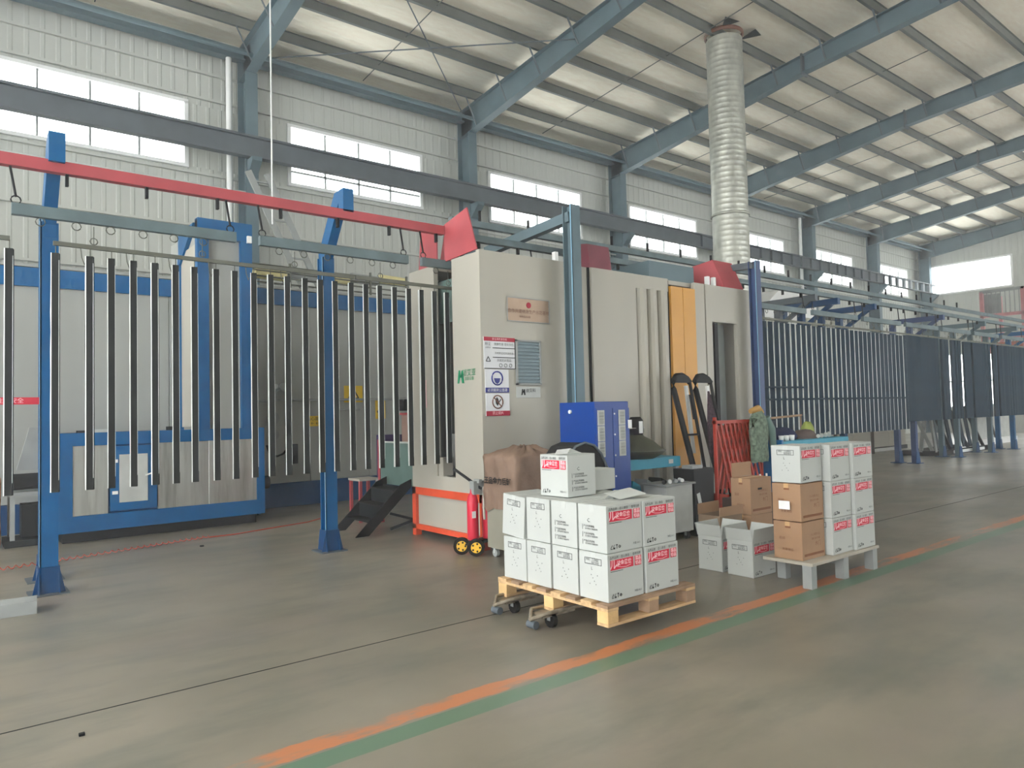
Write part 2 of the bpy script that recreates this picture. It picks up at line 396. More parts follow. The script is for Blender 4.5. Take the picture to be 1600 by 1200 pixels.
# ------------------------------------------------------------------ steel frames
for i, x in enumerate(COLX):
    c = thing('steel_column', '%s blue-grey steel H column from the left, standing against the windowed side wall' % ORD[i], 'column', (x, 15.1, 0))
    part('shaft', MB().box(x-.13, x+.13, 14.86, 14.875, 0, rb_z(14.9)).box(x-.13, x+.13, 15.335, 15.35, 0, 9.4).box(x-.006, x+.006, 14.875, 15.335, 0, 9.38), STEEL, c)
    part('base_plate', MB().box(x-.2, x+.2, 14.75, 15.45, 0, .03), STEEL, c)
    part('bracket', MB().prism([(14.86, 6.86), (14.55, 6.86), (14.55, 6.78), (14.86, 6.5)], x-.1, x+.1, 'x'), STEEL, c)
    if i < len(COLX)-1 or True:
        r = thing('roof_rafter', '%s tapered grey steel rafter from the left, rising over the hall from its column' % ORD[i], 'rafter', (x, 8, 9))
        ysr = [15.35, 12, 8.9, 5.5, 2, -2, -9]
        fl = MB(); fb = MB()
        for a, b in zip(ysr[:-1], ysr[1:]):
            fl.prism([(a, rb_z(a)), (b, rb_z(b)), (b, rt_z(b)), (a, rt_z(a))], x-.006, x+.006, 'x')
            fb.prism([(a, rt_z(a)-.014), (b, rt_z(b)-.014), (b, rt_z(b)), (a, rt_z(a))], x-.11, x+.11, 'x')
            fb.prism([(a, rb_z(a)), (b, rb_z(b)), (b, rb_z(b)+.014), (a, rb_z(a)+.014)], x-.11, x+.11, 'x')
        part('web', fl, STEEL, r); part('flange', fb, STEEL, r)
        for ys_ in (8.9, 1.0):
            part('splice_plate', MB().box(x-.13, x+.13, ys_-.02, ys_+.02, rb_z(ys_)-.06, rt_z(ys_)+.03), STEELD, r)
        for k, y in enumerate(PY):
            if 4 < y < 14.9:
                m = MB().beam((x-.42, y, rt_z(y)+.05), (x-.09, y, rb_z(y)+.02), .04, .012).beam((x+.42, y, rt_z(y)+.05), (x+.09, y, rb_z(y)+.02), .04, .012)
                part('fly_brace', m, STEELD, r)
for k, y in enumerate(sorted(PY, reverse=True)):
    if y < Y0+.3: continue
    z = rt_z(y)
    m = MB().prism([(y-.03, z), (y+.04, z), (y+.04, z+.03), (y+.02, z+.03), (y+.02, z+.012), (y-.01, z+.012), (y-.01, z+.2), (y-.06, z+.2), (y-.06, z+.188), (y-.03, z+.188)], X0-1, X1, 'x')
    solo('roof_purlin', m, PURL, '%s long steel roof purlin counted from the windowed side wall' % ORD[k], 'purlin')
solo('eave_beam', MB().box(X0, X1, 15.2, 15.42, 9.12, 9.16).box(X0, X1, 15.2, 15.42, 9.32, 9.36).box(X0, X1, 15.3, 15.31, 9.16, 9.32), STEEL, 'long steel eave beam joining the column tops', 'beam')
solo('eave_tube', MB().rod((X0, 14.75, 9.05), (X1, 14.75, 9.05), .045), STEEL, 'round steel tie tube below the eave beam', 'tube')
for j in range(6):
    for t in (0.5,):
        x = COLX[j]+2.8
        solo('sag_rod', MB().rod((x, 7.05, rt_z(7.05)+.1), (x, 15.3, rt_z(15.3)+.1), .012, 5), PURL, 'thin sag rod tying purlins in the %s roof bay' % ORD[j], 'rod')
solo('brace_rod', MB().rod((10.65, 15.1, 9.2), (5.1, 10.0, 9.6), .014, 6), STEELD, 'thin diagonal brace rod falling right to the third column top', 'rod')
solo('brace_rod', MB().rod((5.15, 15.0, 9.1), (10.7, 10.9, 9.5), .014, 6), STEELD, 'thin diagonal brace rod falling left to the second column top', 'rod')
# crane runway beam
cb = thing('crane_runway_beam', 'long dark steel crane runway beam crossing in front of the windows', 'beam', (16, 14.8, 6.88))
part('flange', MB().box(X0, X1, 14.66, 14.84, 7.29, 7.31).box(X0, X1, 14.66, 14.84, 6.88, 6.9), STEELD, cb)
part('web', MB().box(X0, 33.4, 14.745, 14.755, 6.9, 7.29), STEELD, cb)
part('rail', MB().box(X0, X1, 14.73, 14.77, 7.31, 7.36), STEELD, cb)
x = 20.0
while x < 38.9:
    part('stiffener', MB().box(x-.006, x+.006, 14.665, 14.835, 6.9, 7.29) if x < 33.4 else MB().box(x-.09, x+.09, 14.7, 14.8, 6.9, 7.29), STEELD, cb); x += 0.7
solo('wall_conduit', MB().rod((X0, 15.25, 6.3), (X1, 15.25, 6.3), .02, 6), LGREY, 'thin pale conduit running along the side wall under the crane beam', 'pipe')
solo('drain_pipe', MB().rod((4.72, 15.25, 0), (4.72, 15.25, 9.1), .06, 10), WHT, 'white vertical drain pipe beside the second column', 'pipe')
solo('drain_pipe', MB().rod((27.25, 15.25, 0), (27.25, 15.25, 9.1), .06, 10), WHT, 'white vertical drain pipe beside the sixth column', 'pipe')
solo('hanging_cable', MB().rod((4.42, 12, 4.8), (4.42, 12, 9.6), .014, 6), WHT, 'thin white cable hanging straight down from the second rafter', 'cable')
lad = thing('inclined_ladder', 'grey steel ladder sloping down from the side wall to the oven top', 'ladder', (5.2, 13.6, 3.8))
for dx in (0, .36): part('stringer', MB().beam((4.55+dx, 13.6, 6.2), (5.75+dx, 13.6, 3.75), .05, .12), GREY, lad)
for k in range(7):
    t = (k+.5)/7; part('rung', MB().beam((4.55+1.2*t, 13.6, 6.2-2.45*t), (4.91+1.2*t, 13.6, 6.2-2.45*t), .04, .03), GREY, lad)

# large round flue
fl = thing('flue_pipe', 'tall silver spiral duct rising through the foil ceiling', 'duct', (14.0, 9.5, 3.0))
m = MB(); prof = []
z = 3.0
while z < 9.95:
    prof += [(0.40, z-3), (0.404, z-3+.015), (0.40, z-3+.03)]; z += .12
m.lathe((14.0, 9.5, 3.0), prof, 24); part('pipe', m, GALV, fl)
part('collar', MB().lathe((14.0, 9.5, 5.8), [(.4, 0), (.43, 0), (.43, .05), (.4, .05)], 24), GALV, fl)
part('collar', MB().lathe((14.0, 9.5, 9.95), [(.4, 0), (.44, .02), (.44, .06), (.4, .1)], 24), BRTXT, fl, 'rusty collar at the ceiling')
part('torn_foil', MB().add([(13.65, 9.3, 10.0), (13.5, 9.1, 10.1), (13.9, 9.0, 10.08)], [(0, 1, 2), (2, 1, 0)]), DARK, fl)
part('torn_foil', MB().add([(14.4, 9.4, 9.97), (14.9, 9.1, 10.12), (14.5, 9.0, 10.1)], [(0, 1, 2), (2, 1, 0)]), DARK, fl)

# ------------------------------------------------------------------ left oven (long white panelled body with blue frame)
ov = thing('curing_oven', 'long white panelled oven with blue steel edges standing behind the left conveyor', 'oven', (3, 13, 0))
part('body', MB().box(-4, 7.3, 12.05, 14.3, .3, 3.7), INNER, ov)
part('roof', MB().box(-4, 7.3, 12.0, 14.3, 3.7, 3.74), PANEL, ov)
x = -4.0
while x < 7.2:
    bev(part('wall_panel', MB().box(x+.004, min(x+1.13, 7.3)-.004, 12.0, 12.05, .4, 3.42), PANEL, ov), .006); x += 1.13
part('top_edge', MB().box(-4, 7.3, 11.96, 12.05, 3.42, 3.68), BLUE, ov, 'blue top edge')
part('base_edge', MB().box(-4, 7.3, 11.95, 12.1, 0, .4), BLUE2, ov, 'blue base edge')
part('corner_post', MB().box(7.28, 7.42, 11.95, 12.1, 0, 3.68), BLUE, ov)
tw = thing('oven_inlet_tower', 'tall narrow white panelled tower framed in bright blue steel above the blue cabinet', 'tower', (3.1, 11, 1.3))
part('body', MB().box(2.8, 3.48, 10.46, 11.95, 1.3, 4.2), PANEL, tw)
part('post', MB().box(2.77, 2.92, 10.38, 10.5, 1.36, 4.28), BLUE, tw); part('post', MB().box(3.36, 3.52, 10.38, 10.5, 1.36, 4.28), BLUE, tw)
part('header', MB().box(2.77, 3.52, 10.37, 10.5, 4.04, 4.3), BLUE, tw)
part('rear_edge', MB().box(2.74, 2.8, 11.25, 11.33, 1.36, 3.9), BLUE, tw)
part('gusset', MB().prism([(10.5, 4.25), (11.3, 4.25), (11.3, 3.75)], 2.745, 2.8, 'x'), BLUE, tw)
part('side_panel', MB().box(2.775, 2.8, 10.5, 11.25, 1.4, 3.95), CREAM, tw)
part('socket_box', MB().box(3.44, 3.5, 10.33, 10.38, 4.02, 4.12), WHT, tw)
bc = thing('heat_exchanger_cabinet', 'low wide blue framed cabinet with brushed steel front behind the hanging profiles', 'cabinet', (2.4, 11, 0))
part('plinth', MB().box(1.2, 3.6, 10.55, 11.9, 0, .16), BLACK, bc)
part('body', MB().box(1.15, 3.65, 10.42, 11.95, .14, 1.36), BLUE2, bc)
part('frame', MB().box(1.13, 1.29, 10.38, 10.42, .14, 1.37).box(3.56, 3.67, 10.38, 10.42, .14, 1.37).box(1.29, 3.56, 10.38, 10.42, 1.21, 1.37).box(1.29, 3.56, 10.38, 10.42, .14, .34), BLUE, bc)
bev(part('steel_panel', MB().box(1.29, 1.68, 10.395, 10.42, .34, 1.21), STAIN, bc), .003)
bev(part('steel_panel', MB().box(2.26, 2.9, 10.395, 10.42, .34, 1.21), STAIN, bc), .003)
bev(part('steel_panel', MB().box(2.905, 3.56, 10.395, 10.42, .34, 1.21), STAIN, bc), .003)
d = part('door', MB().box(1.70, 2.24, 10.36, 10.39, .37, 1.19), BLUE, bc, 'blue framed access door')
part('inset', MB().box(1.80, 2.13, 10.35, 10.36, .47, 1.08), LGREY, d)
part('handle', MB().beam((2.1, 10.33, .8), (2.17, 10.33, .82), .03, .015), WHT, d)
part('hinge', MB().box(1.72, 1.78, 10.33, 10.36, .58, .62), WHT, d)
part('hinge', MB().box(1.72, 1.78, 10.33, 10.36, .98, 1.02), WHT, d)
for i, (x, l_) in enumerate(((1.35, .12), (1.5, .2), (2.4, .1), (3.1, .08), (3.3, .1))):
    solo('loose_tool', MB().box(x, x+l_, 10.5, 10.56, 1.37, 1.40+.01*i), [BLACK, LGREY, BLACK, WHT, WHT][i], '%s small tool from the left lying on the blue framed cabinet' % ORD[i], 'tool')
# items on the oven roof
for i in range(5):
    x = 4.2+i*.6
    m = MB().rod((x, 12.3, 4.0+.03*i), (x+.55, 12.3, 3.98+.03*i), .09, 10)
    solo('roof_duct_piece', m, YWOOL if i % 2 == 0 else GREY, '%s lagged duct piece from the left on the oven roof' % ORD[i], 'duct')
rl = thing('roof_pipe_rack', 'low rack of horizontal pipes along the oven roof', 'rack', (5.5, 12.2, 3.74))
for k in range(4): part('pipe', MB().rod((3.9, 12.2, 3.84+.1*k), (7.2, 12.2, 3.80+.1*k), .014, 6), RODM, rl)
for k in range(5): part('upright', MB().box(4.0+k*.78, 4.03+k*.78, 12.18, 12.22, 3.74, 4.2), RODM, rl)
# fittings on oven front
def disc(c, r, d, mi=0):
    return MB().add([(c[0]+r*math.cos(a*math.pi/8), c[1], c[2]+r*math.sin(a*math.pi/8)) for a in range(16)]+[(c[0]+r*math.cos(a*math.pi/8), c[1]-d, c[2]+r*math.sin(a*math.pi/8)) for a in range(16)],
        [tuple(range(16)), tuple(range(31, 15, -1))]+[(i, 16+i, 16+(i+1) % 16, (i+1) % 16) for i in range(16)], mi)
g1 = thing('gas_line', 'grey pipe run with round gauges on the oven front, between blue post and tower', 'pipe', (4.8, 11.9, 1.0))
part('pipe', MB().tube([(3.9, 11.92, 1.78), (4.4, 11.92, 1.78), (4.42, 11.92, 1.95), (4.5, 11.92, 2.0)], .022, 8).rod((4.45, 11.92, 1.8), (7.2, 11.92, 1.8), .022).rod((5.2, 11.92, 1.62), (5.95, 11.92, 1.62), .018), GREY, g1)
part('valve', disc((4.55, 11.95, 2.02), .07, .06), LGREY, g1); part('valve', disc((4.4, 11.95, 2.03), .04, .08), LGREY, g1)
part('gauge', disc((4.38, 11.98, 1.5), .10, .05), GREY, g1); part('gauge', disc((4.38, 11.98, 1.22), .09, .05), GREY, g1)
part('hose', MB().tube([(4.25, 11.9, 1.05), (4.28, 11.86, .9), (4.4, 11.86, .86), (4.52, 11.88, .9), (4.62, 11.9, 1.0)], .018, 6), BLACK, g1)
part('actuator', MB().box(4.66, 4.76, 11.85, 11.98, .72, 1.05).box(4.62, 4.68, 11.88, 11.98, .9, .98), BLACK, g1)
solo('burner_motor', MB().rod((3.82, 11.3, .5), (4.05, 11.3, .5), .1, 14).rod((3.9, 11.3, .0), (3.9, 11.3, .45), .03).rod((3.8, 11.45, .55), (3.8, 11.6, 1.2), .07), BLACK, 'black motor with hose standing at the right end of the blue framed cabinet', 'motor')
def warn_sign(cx, cz, w_, h, label, tri=True):
    t = thing('warning_sign', label, 'sign', (cx, 11.98, cz-h/2))
    part('plate', MB().box(cx-w_/2, cx+w_/2, 11.975, 11.985, cz-h/2, cz+h/2), SIGNY, t)
    if tri:
        r = min(w_, h)*.38
        m = MB()
        for k in range(3):
            a, b = [(cx+r*math.sin(2*math.pi*j/3), 11.972, cz+r*math.cos(2*math.pi*j/3)-.02) for j in (k, k+1)]
            m.beam(a, b, .004, .022)
        m.box(cx-.008, cx+.008, 11.97, 11.974, cz-.04, cz+.04); part('symbol', m, INK, t)
    else:
        put_m = MB(); put(put_m, text_mb('当心高温', h*.42), T((cx, 11.972, cz+h*.2))); put(put_m, text_mb('← ←', h*.4), T((cx, 11.972, cz-h*.22))); part('lettering', put_m, INK, t, kind='stuff')
warn_sign(5.86, 1.9, .36, .30, 'wide yellow warning sign with black triangle on the oven front')
warn_sign(6.4, 1.62, .2, .36, 'narrow yellow warning sign with triangle near the red control panel')
warn_sign(5.12, 1.43, .2, .18, 'small yellow lettered label left of the second blue post', False)

# left corner machine
mc = thing('motor_stand', 'dark motor drum on a grey angle iron stand at the far left', 'machine', (.8, 11, 0))
part('drum', MB().rod((.72, 10.9, .78), (1.08, 10.9, .78), .1, 16), BLACK, mc)
part('top', MB().box(.66, 1.1, 10.7, 11.2, .62, .66), GREY, mc)
for a, b in ((.7, 10.74), (1.06, 10.74), (.7, 11.16), (1.06, 11.16)): part('leg', MB().box(a-.025, a+.025, b-.025, b+.025, .04, .62), GREY, mc)
part('base', MB().box(.62, 1.12, 10.68, 11.22, 0, .08), DARK, mc)
part('motor', MB().box(.8, 1.0, 10.8, 11.1, .1, .5), BLACK, mc)
part('funnel', MB().prism([(.78, .9), (1.05, .9), (1.05, 1.45), (.92, 1.45)], 11.3, 11.4, 'y'), GREY, mc)
solo('orange_drum', MB().lathe((.42, 10.9, 0), [(.0, 0), (.17, 0), (.18, .05), (.17, .4), (.18, .8), (.17, .85), (0, .85)], 16), mat('orange_plastic', (206, 140, 60), .5), 'orange drum at the left edge beside the motor stand', 'drum')
tp = thing('barrier_tape', 'red lettered barrier tape tied to the left blue post', 'tape', (-.3, 7.65, 1.68))
part('strip', MB().box(-1.2, .70, 7.648, 7.652, 1.672, 1.735), TAPE, tp)
mt = MB(); put(mt, text_mb('注意安全', .05), T((.48, 7.646, 1.703))); put(mt, text_mb('注意安全', .05), T((.05, 7.646, 1.703))); part('lettering', mt, PINK, tp)
gs = thing('grey_channel', 'pale grey steel box section lying on the floor at the left edge', 'steel section', (-.4, 6.9, 0))
part('section', MB().beam((-1.3, 7.14, .05), (.62, 6.98, .05), .22, .1), GREY, gs)
solo('coiled_hose', MB().tube([(-.3+.0062*i, 8.9+.05*math.sin(i*.55)+.0015*i, .012+.012*(1+math.cos(i*.55))) for i in range(480)], .006, 4).tube([(2.68, 9.62, .01), (3.0, 9.6, .01), (3.5, 9.75, .01), (4.1, 9.9, .01), (4.8, 10.4, .01)], .008, 5), HOSE, 'thin red coiled air hose stretched across the floor behind the left post', 'hose')
solo('floor_bolt', MB().box(2.42, 2.46, 9.02, 9.05, 0, .015), DARK, 'small dark bolt on the floor between the blue posts', 'bolt')
solo('floor_debris', MB().box(.53, .555, 4.05, 4.07, 0, .012), DARK, 'small dark scrap on the open floor at lower left', 'scrap')

# ------------------------------------------------------------------ powder booth
B0, B1, YF, YB, ZT = 4.67, 9.95, 6.4, 7.92, 3.3
bo = thing('powder_coating_booth', 'large cream powder coating booth with slotted end and orange base frame', 'booth', (7.3, 7.1, 0))
S0, S1 = 6.95, 7.34    # conveyor slot
part('end_wall', MB().box(B0, B0+.06, S1, YB, .6, ZT).box(B0, B0+.06, YF, S0, .6, ZT).box(B0, B0+.06, S0, S1, .6, .76), CREAM, bo)
part('slot_header', MB().box(B0+.12, B0+.16, S0-.1, S1+.1, 2.6, 3.12), TEALG, bo, 'dark grey-green screen behind the slot top')
part('step_block', MB().box(B0+.02, B0+.16, S1-.1, S1, .76, .98), CREAM, bo)
part('rear_wall', MB().box(B0+.06, B1, YB-.06, YB, .1, ZT), INNER, bo)
part('floor_tray', MB().box(B0+.06, B1, YF+.06, YB-.06, .55, .6), INNER, bo)
part('roof_sheet', MB().box(B0+.06, B1, YF+.06, S0, ZT-.06, ZT).box(B0+.06, B1, S1, YB-.06, ZT-.06, ZT), CREAM, bo)
part('far_wall', MB().box(B1-.06, B1, YF+.06, S0, .1, ZT).box(B1-.06, B1, S1, YB-.06, .1, ZT), CREAM, bo)
part('front_wall', MB().box(B0+.001, 6.18, YF-.001, YF+.06, .6, ZT+.02), CREAM, bo)
part('front_wall', MB().box(6.18, 6.36, YF+.03, YF+.08, .1, ZT), CREAM, bo)
part('front_door', MB().box(6.4, 7.2, YF-.01, YF+.05, .1, ZT), CREAM, bo, 'flat cream door leaf')
part('door_seam', MB().box(6.36, 6.4, YF+.02, YF+.06, .1, ZT), DARK, bo)
part('front_wall', MB().box(7.2, 7.24, YF, YF+.06, .1, ZT).box(7.24, 7.9, YF+.04, YF+.08, .1, ZT).box(7.2, 7.9, YF-.002, YF+.04, 3.12, ZT), CREAM, bo)
for a in (7.27, 7.48, 7.70):
    m = MB(); m.prism([(a, YF+.04), (a+.015, YF-.03), (a+.05, YF-.055), (a+.11, YF-.055), (a+.15, YF-.03), (a+.165, YF+.04)], .3, 3.12, 'z'); part('filter_column', m, CREAM, bo)
part('seam', MB().box(7.9, 7.925, YF+.01, YF+.05, .1, ZT-.02), DARK, bo)
part('yellow_door', MB().box(7.925, 8.18, YF-.03, YF+.04, .1, 3.2).box(8.19, 8.46, YF-.03, YF+.04, .1, 3.2), YELW, bo, 'yellow door panels')
part('front_wall', MB().box(8.46, 8.69, YF-.02, YF+.04, .1, ZT), CREAM, bo)
part('seam', MB().box(8.69, 8.72, YF, YF+.04, .1, ZT), DARK, bo)
part('doorway_surround', MB().box(8.72, 8.86, YF-.02, YF+.04, .1, ZT).box(9.47, B1, YF-.02, YF+.04, .1, ZT).box(8.86, 9.47, YF-.02, YF+.04, 2.76, ZT), CREAM, bo)
part('doorway_recess', MB().box(8.86, 8.95, YF+.06, YF+.12, .1, 2.76).box(9.02, 9.1, YF+.06, YF+.12, .1, 2.76), BLACK, bo)
part('doorway_panel', MB().box(9.1, 9.45, YF+.2, YF+.24, .1, 2.76).box(8.95, 9.02, YF+.12, YF+.15, .1, 2.76), INNER, bo)
part('base_panel', MB().box(B0+.03, B0+.05, YF+.1, YB-.05, .12, .52).box(B0+.1, 7.0, YF+.04, YF+.06, .1, .55), CREAM, bo)
part('base_frame', MB().box(B0-.01, B0+.07, YB-.08, YB, 0, .6).box(B0-.01, B0+.07, YF, YF+.08, 0, .6).box(B0-.01, B0+.07, YF, YB, .51, .6).box(B0-.01, B0+.07, YF, YB, .08, .14)
     .box(B0, 6.2, YF-.01, YF+.03, .51, .6), ORNG, bo, 'orange base frame')
# red deflector plates on the roof
part('deflector', MB().prism([(7.68, 3.3), (7.26, 3.3), (7.26, 3.76), (7.62, 3.79)], B0+.0, B0+.015, 'x'), REDP, bo, 'red deflector plate')
part('deflector', MB().prism([(7.09, 3.3), (6.44, 3.33), (6.62, 3.84), (7.09, 3.74)], B0+.0, B0+.015, 'x'), REDP, bo, 'red deflector plate')
part('deflector', MB().prism([(7.70, 3.3), (7.26, 3.3), (7.26, 3.9), (7.5, 3.9)], B0+.3, B0+.315, 'x'), REDP, bo, 'red deflector plate')
part('deflector_box', MB().prism([(6.55, 3.3), (7.0, 3.3), (6.98, 3.72), (6.6, 3.66)], 6.55, 6.95, 'x'), mat('dull_maroon', (128, 66, 78), .5), bo, 'dull maroon hood on the booth roof')
part('deflector_box', MB().prism([(6.42, 3.3), (7.05, 3.3), (7.0, 3.72), (6.62, 3.76)], 9.25, 9.75, 'x'), REDP, bo, 'red hood at the far roof corner')
part('roof_duct', MB().box(7.75, 8.75, 6.6, 7.3, ZT, ZT+.28), STEEL, bo, 'blue-grey flat duct on the roof')
for x in (5.9, 6.1, 8.95, 9.1): part('roof_clamp', MB().box(x, x+.05, 6.5, 6.56, ZT, ZT+.16), WHT, bo)
for k, (x, y) in enumerate(((5.02, 7.48), (5.16, 7.5), (5.4, 7.55))):
    part('inner_tube', MB().rod((x, y, .6), (x, y, 1.25), .045, 10), WHT, bo, 'white tube seen through the slot')
part('inner_box', MB().box(5.3, 5.6, 7.3, 7.6, .6, .95), CREAM, bo)
part('powder_gun_rack', MB().box(6.2, 6.5, 7.3, 7.6, .6, 1.3).rod((6.1, 7.3, 1.3), (6.1, 7.6, 1.38), .05), BLACK, bo)
# plates and signs on the booth front (each screwed to it)
def sign(name, x0, x1, z0, z1, label, base, extra, cat='sign', y=YF):
    t = thing(name, label, cat, ((x0+x1)/2, y-.006, z0)); part('plate', MB().box(x0, x1, y-.012, y-.002, z0, z1), base, t)
    for nm, mb, mt_ in extra: part(nm, mb, mt_, t)
    return t
yy = YF-.0145
e = MB(); put(e, text_mb('合作共建喷涂生产示范基地', .052), T((5.36, yy, 2.66))); put(e, text_mb('粉末喷涂设备', .028), T((5.3, yy, 2.60)))
e2 = disc((5.36, YF-.012, 2.74), .035, .003)
sign('brass_plaque', 5.05, 5.67, 2.55, 2.81, 'brownish brass plaque with red lettering high on the booth front', BRASS, [('lettering', e, BRTXT), ('emblem', e2, SIGNR), ('border', MB().box(5.04, 5.68, yy, yy+.003, 2.81, 2.82).box(5.04, 5.68, yy, yy+.003, 2.54, 2.55).box(5.04, 5.05, yy, yy+.003, 2.54, 2.82).box(5.67, 5.68, yy, yy+.003, 2.54, 2.82), GREY)])
e = MB()
for z in (2.22, 2.115): e.box(4.82, 5.14, yy, yy+.002, z, z+.008)
e.box(4.70, 5.14, yy, yy+.002, 1.99, 1.998).box(5.135, 5.143, yy, yy+.002, 1.99, 2.31)
for k in range(3):
    a, b = [(4.755+.035*math.sin(2*math.pi*j/3), yy, 2.09+.035*math.cos(2*math.pi*j/3)) for j in (k, k+1)]; e.beam(a, b, .003, .008)
put(e, text_mb('粉尘', .04), T((4.755, yy, 2.265))); put(e, text_mb('注意防护', .02), T((4.755, yy, 2.225)))
g_ = MB(); put(g_, text_mb('健康危害 理化特性', .034), T((4.98, yy, 2.265))); put(g_, text_mb('无机粉尘对人体有害', .03), T((4.98, yy, 2.165))); put(g_, text_mb('佩戴防护用品', .034), T((4.98, yy, 2.085)))
for k in range(3): g_.ring((4.93+.07*k, yy, 2.03), .02, .004, 'y', 10)
rb = MB().box(4.70, 5.14, yy, yy+.003, 2.30, 2.345); r_t = MB(); put(r_t, text_mb('职业病危害告知', .03), T((4.92, yy-.002, 2.322)))
sign('hazard_notice', 4.70, 5.14, 1.99, 2.345, 'white occupational hazard notice with red top strip on the booth front', SIGNW, [('top_strip', rb, SIGNR), ('strip_lettering', r_t, PINK), ('rules', e, INK), ('lettering', g_, INKG)])
e = MB(); put(e, text_mb('必须戴防尘面罩', .04), T((4.875, yy-.003, 1.75)))
ic = MB().ring((4.875, yy, 1.885), .075, .008, 'y', 20); mk = MB(); mk.prism([(4.83, 1.885), (4.92, 1.885), (4.905, 1.84), (4.875, 1.82), (4.845, 1.84)], yy, yy+.003, 'y')
sign('mask_sign', 4.71, 5.04, 1.725, 1.985, 'white sign with blue masked head circle and blue strip on the booth front', SIGNW, [('strip', MB().box(4.71, 5.04, yy, yy+.003, 1.725, 1.78), SIGNB), ('lettering', e, SIGNW), ('ring', ic, SIGNB), ('mask', mk, SIGNB)])
e = MB(); put(e, text_mb('禁止烟火', .04), T((4.875, yy-.003, 1.495)))
ic = MB().ring((4.875, yy, 1.62), .072, .007, 'y', 20).beam((4.825, yy, 1.67), (4.925, yy, 1.57), .004, .012)
fm = MB().prism([(4.85, 1.6), (4.875, 1.575), (4.895, 1.61), (4.885, 1.65), (4.865, 1.675), (4.845, 1.64)], yy+.001, yy+.003, 'y').beam((4.88, yy, 1.6), (4.92, yy, 1.65), .003, .01)
sign('no_fire_sign', 4.715, 5.045, 1.465, 1.715, 'white no open flame sign with red strip, lowest on the booth front', SIGNW, [('strip', MB().box(4.715, 5.045, yy, yy+.003, 1.465, 1.52), SIGNR), ('lettering', e, PINK), ('ring', ic, BRTXT), ('flame', fm, INK)])
t = thing('louvred_window', 'square louvred grey-blue window in the booth front', 'window', (5.33, YF, 1.81))
part('frame', MB().box(5.15, 5.17, YF-.03, YF+.01, 1.81, 2.33).box(5.50, 5.52, YF-.03, YF+.01, 1.81, 2.33).box(5.15, 5.52, YF-.03, YF+.01, 2.31, 2.33).box(5.15, 5.52, YF-.03, YF+.01, 1.81, 1.83), GREY, t)
part('backing', MB().box(5.17, 5.50, YF-.006, YF-.002, 1.83, 2.31), LOUV, t)
for k in range(12): part('slat', MB().beam((5.17, YF-.015, 1.85+k*.04), (5.50, YF-.015, 1.85+k*.04), .012, .026), LOUV, t)
def logo(mb, cx, cz, s, y):
    # two tapering strokes joined by a bar with a dot, like a walking letter
    mb.prism([(cx-.9*s, cz-s), (cx-.45*s, cz-s), (cx-.05*s, cz+.3*s), (cx-.15*s, cz+s), (cx-.5*s, cz+s)], y, y+.003, 'y')
    mb.prism([(cx+.35*s, cz-s), (cx+.85*s, cz-s), (cx+.6*s, cz+s), (cx+.25*s, cz+.9*s), (cx+.05*s, cz+.2*s)], y, y+.003, 'y')
    mb.prism([(cx-.3*s, cz-.15*s), (cx+.5*s, cz-.15*s), (cx+.4*s, cz+.25*s), (cx-.2*s, cz+.25*s)], y, y+.003, 'y')
e = MB(); logo(e, 5.25, 1.73, .035, yy); put(e, text_mb('迪艾科', .05), T((5.36, yy, 1.745)))
sign('maker_plate', 5.15, 5.51, 1.665, 1.79, 'grey maker plate with black logo below the louvred window', LGREY, [('logo', e, INK)])
# green logo on the slotted end (faces -X)
t = thing('green_logo', 'green maker logo and lettering on the slotted booth end', 'logo', (B0-.004, 6.67, 1.83))
e = MB(); logo(e, 0, 0, .075, 0); e2 = MB(); put(e2, text_mb('派艾亚', .085), T((.17, 0, .035))); put(e2, text_mb('涂装设备', .045), T((.17, 0, -.03)))
FX = T((B0-.006, 6.80, 1.92)) @ FACEX
m = MB(); put(m, e, FX); part('mark', m, SIGNG, t); m = MB(); put(m, e2, FX); part('lettering', m, SIGNG, t)
t = thing('red_notice', 'narrow red and white notice on the slotted booth end', 'sign', (B0-.01, 7.6, 1.6))
part('plate', MB().box(B0-.012, B0-.002, 7.55, 7.68, 1.58, 1.92), PINK, t)
part('strip', MB().box(B0-.015, B0-.012, 7.56, 7.67, 1.6, 1.70), SIGNR, t)
part('ring', MB().ring((B0-.014, 7.615, 1.82), .045, .006, 'x', 14), SIGNR, t)

# operator platform, stairs, control desk behind the booth end
st = thing('platform_stairs', 'short black steel stairs leading up behind the booth end', 'stairs', (4.4, 8.55, 0))
for y in (8.21, 8.87):
    part('stringer', MB().prism([(4.02, 0), (4.2, 0), (4.82, .56), (4.82, .66), (4.66, .6)], y, y+.02, 'y'), BLACK, st)
for k in range(3): part('tread', MB().box(4.2+.18*k, 4.42+.18*k, 8.23, 8.87, .16+.18*k, .175+.18*k), BLACK, st)
for k in range(3): part('riser', MB().box(4.4+.18*k, 4.41+.18*k, 8.23, 8.87, .175+.18*k, min(.34+.18*k, .56)), DARK, st)
part('brace', MB().beam((4.5, 8.21, .05), (5.1, 8.0, .25), .03, .03).beam((4.5, 8.21, .25), (5.1, 8.0, .05), .03, .03), BLACK, st)
pf = thing('operator_platform', 'grey-green sided operator platform with red posts behind the booth end', 'platform', (5.2, 8.6, 0))
part('deck', MB().box(4.88, 6.6, 7.98, 9.3, .55, .6), GREY, pf)
part('side_panel', MB().box(4.85, 4.88, 7.98, 9.1, .55, 1.12), TEALG, pf)
part('top_edge', MB().box(4.84, 4.89, 7.98, 9.1, 1.12, 1.14), LGREY, pf)
part('post', MB().box(4.85, 4.91, 9.12, 9.18, .0, 1.16), REDP, pf); part('post', MB().box(6.5, 6.56, 9.12, 9.18, 0, .6), REDP, pf)
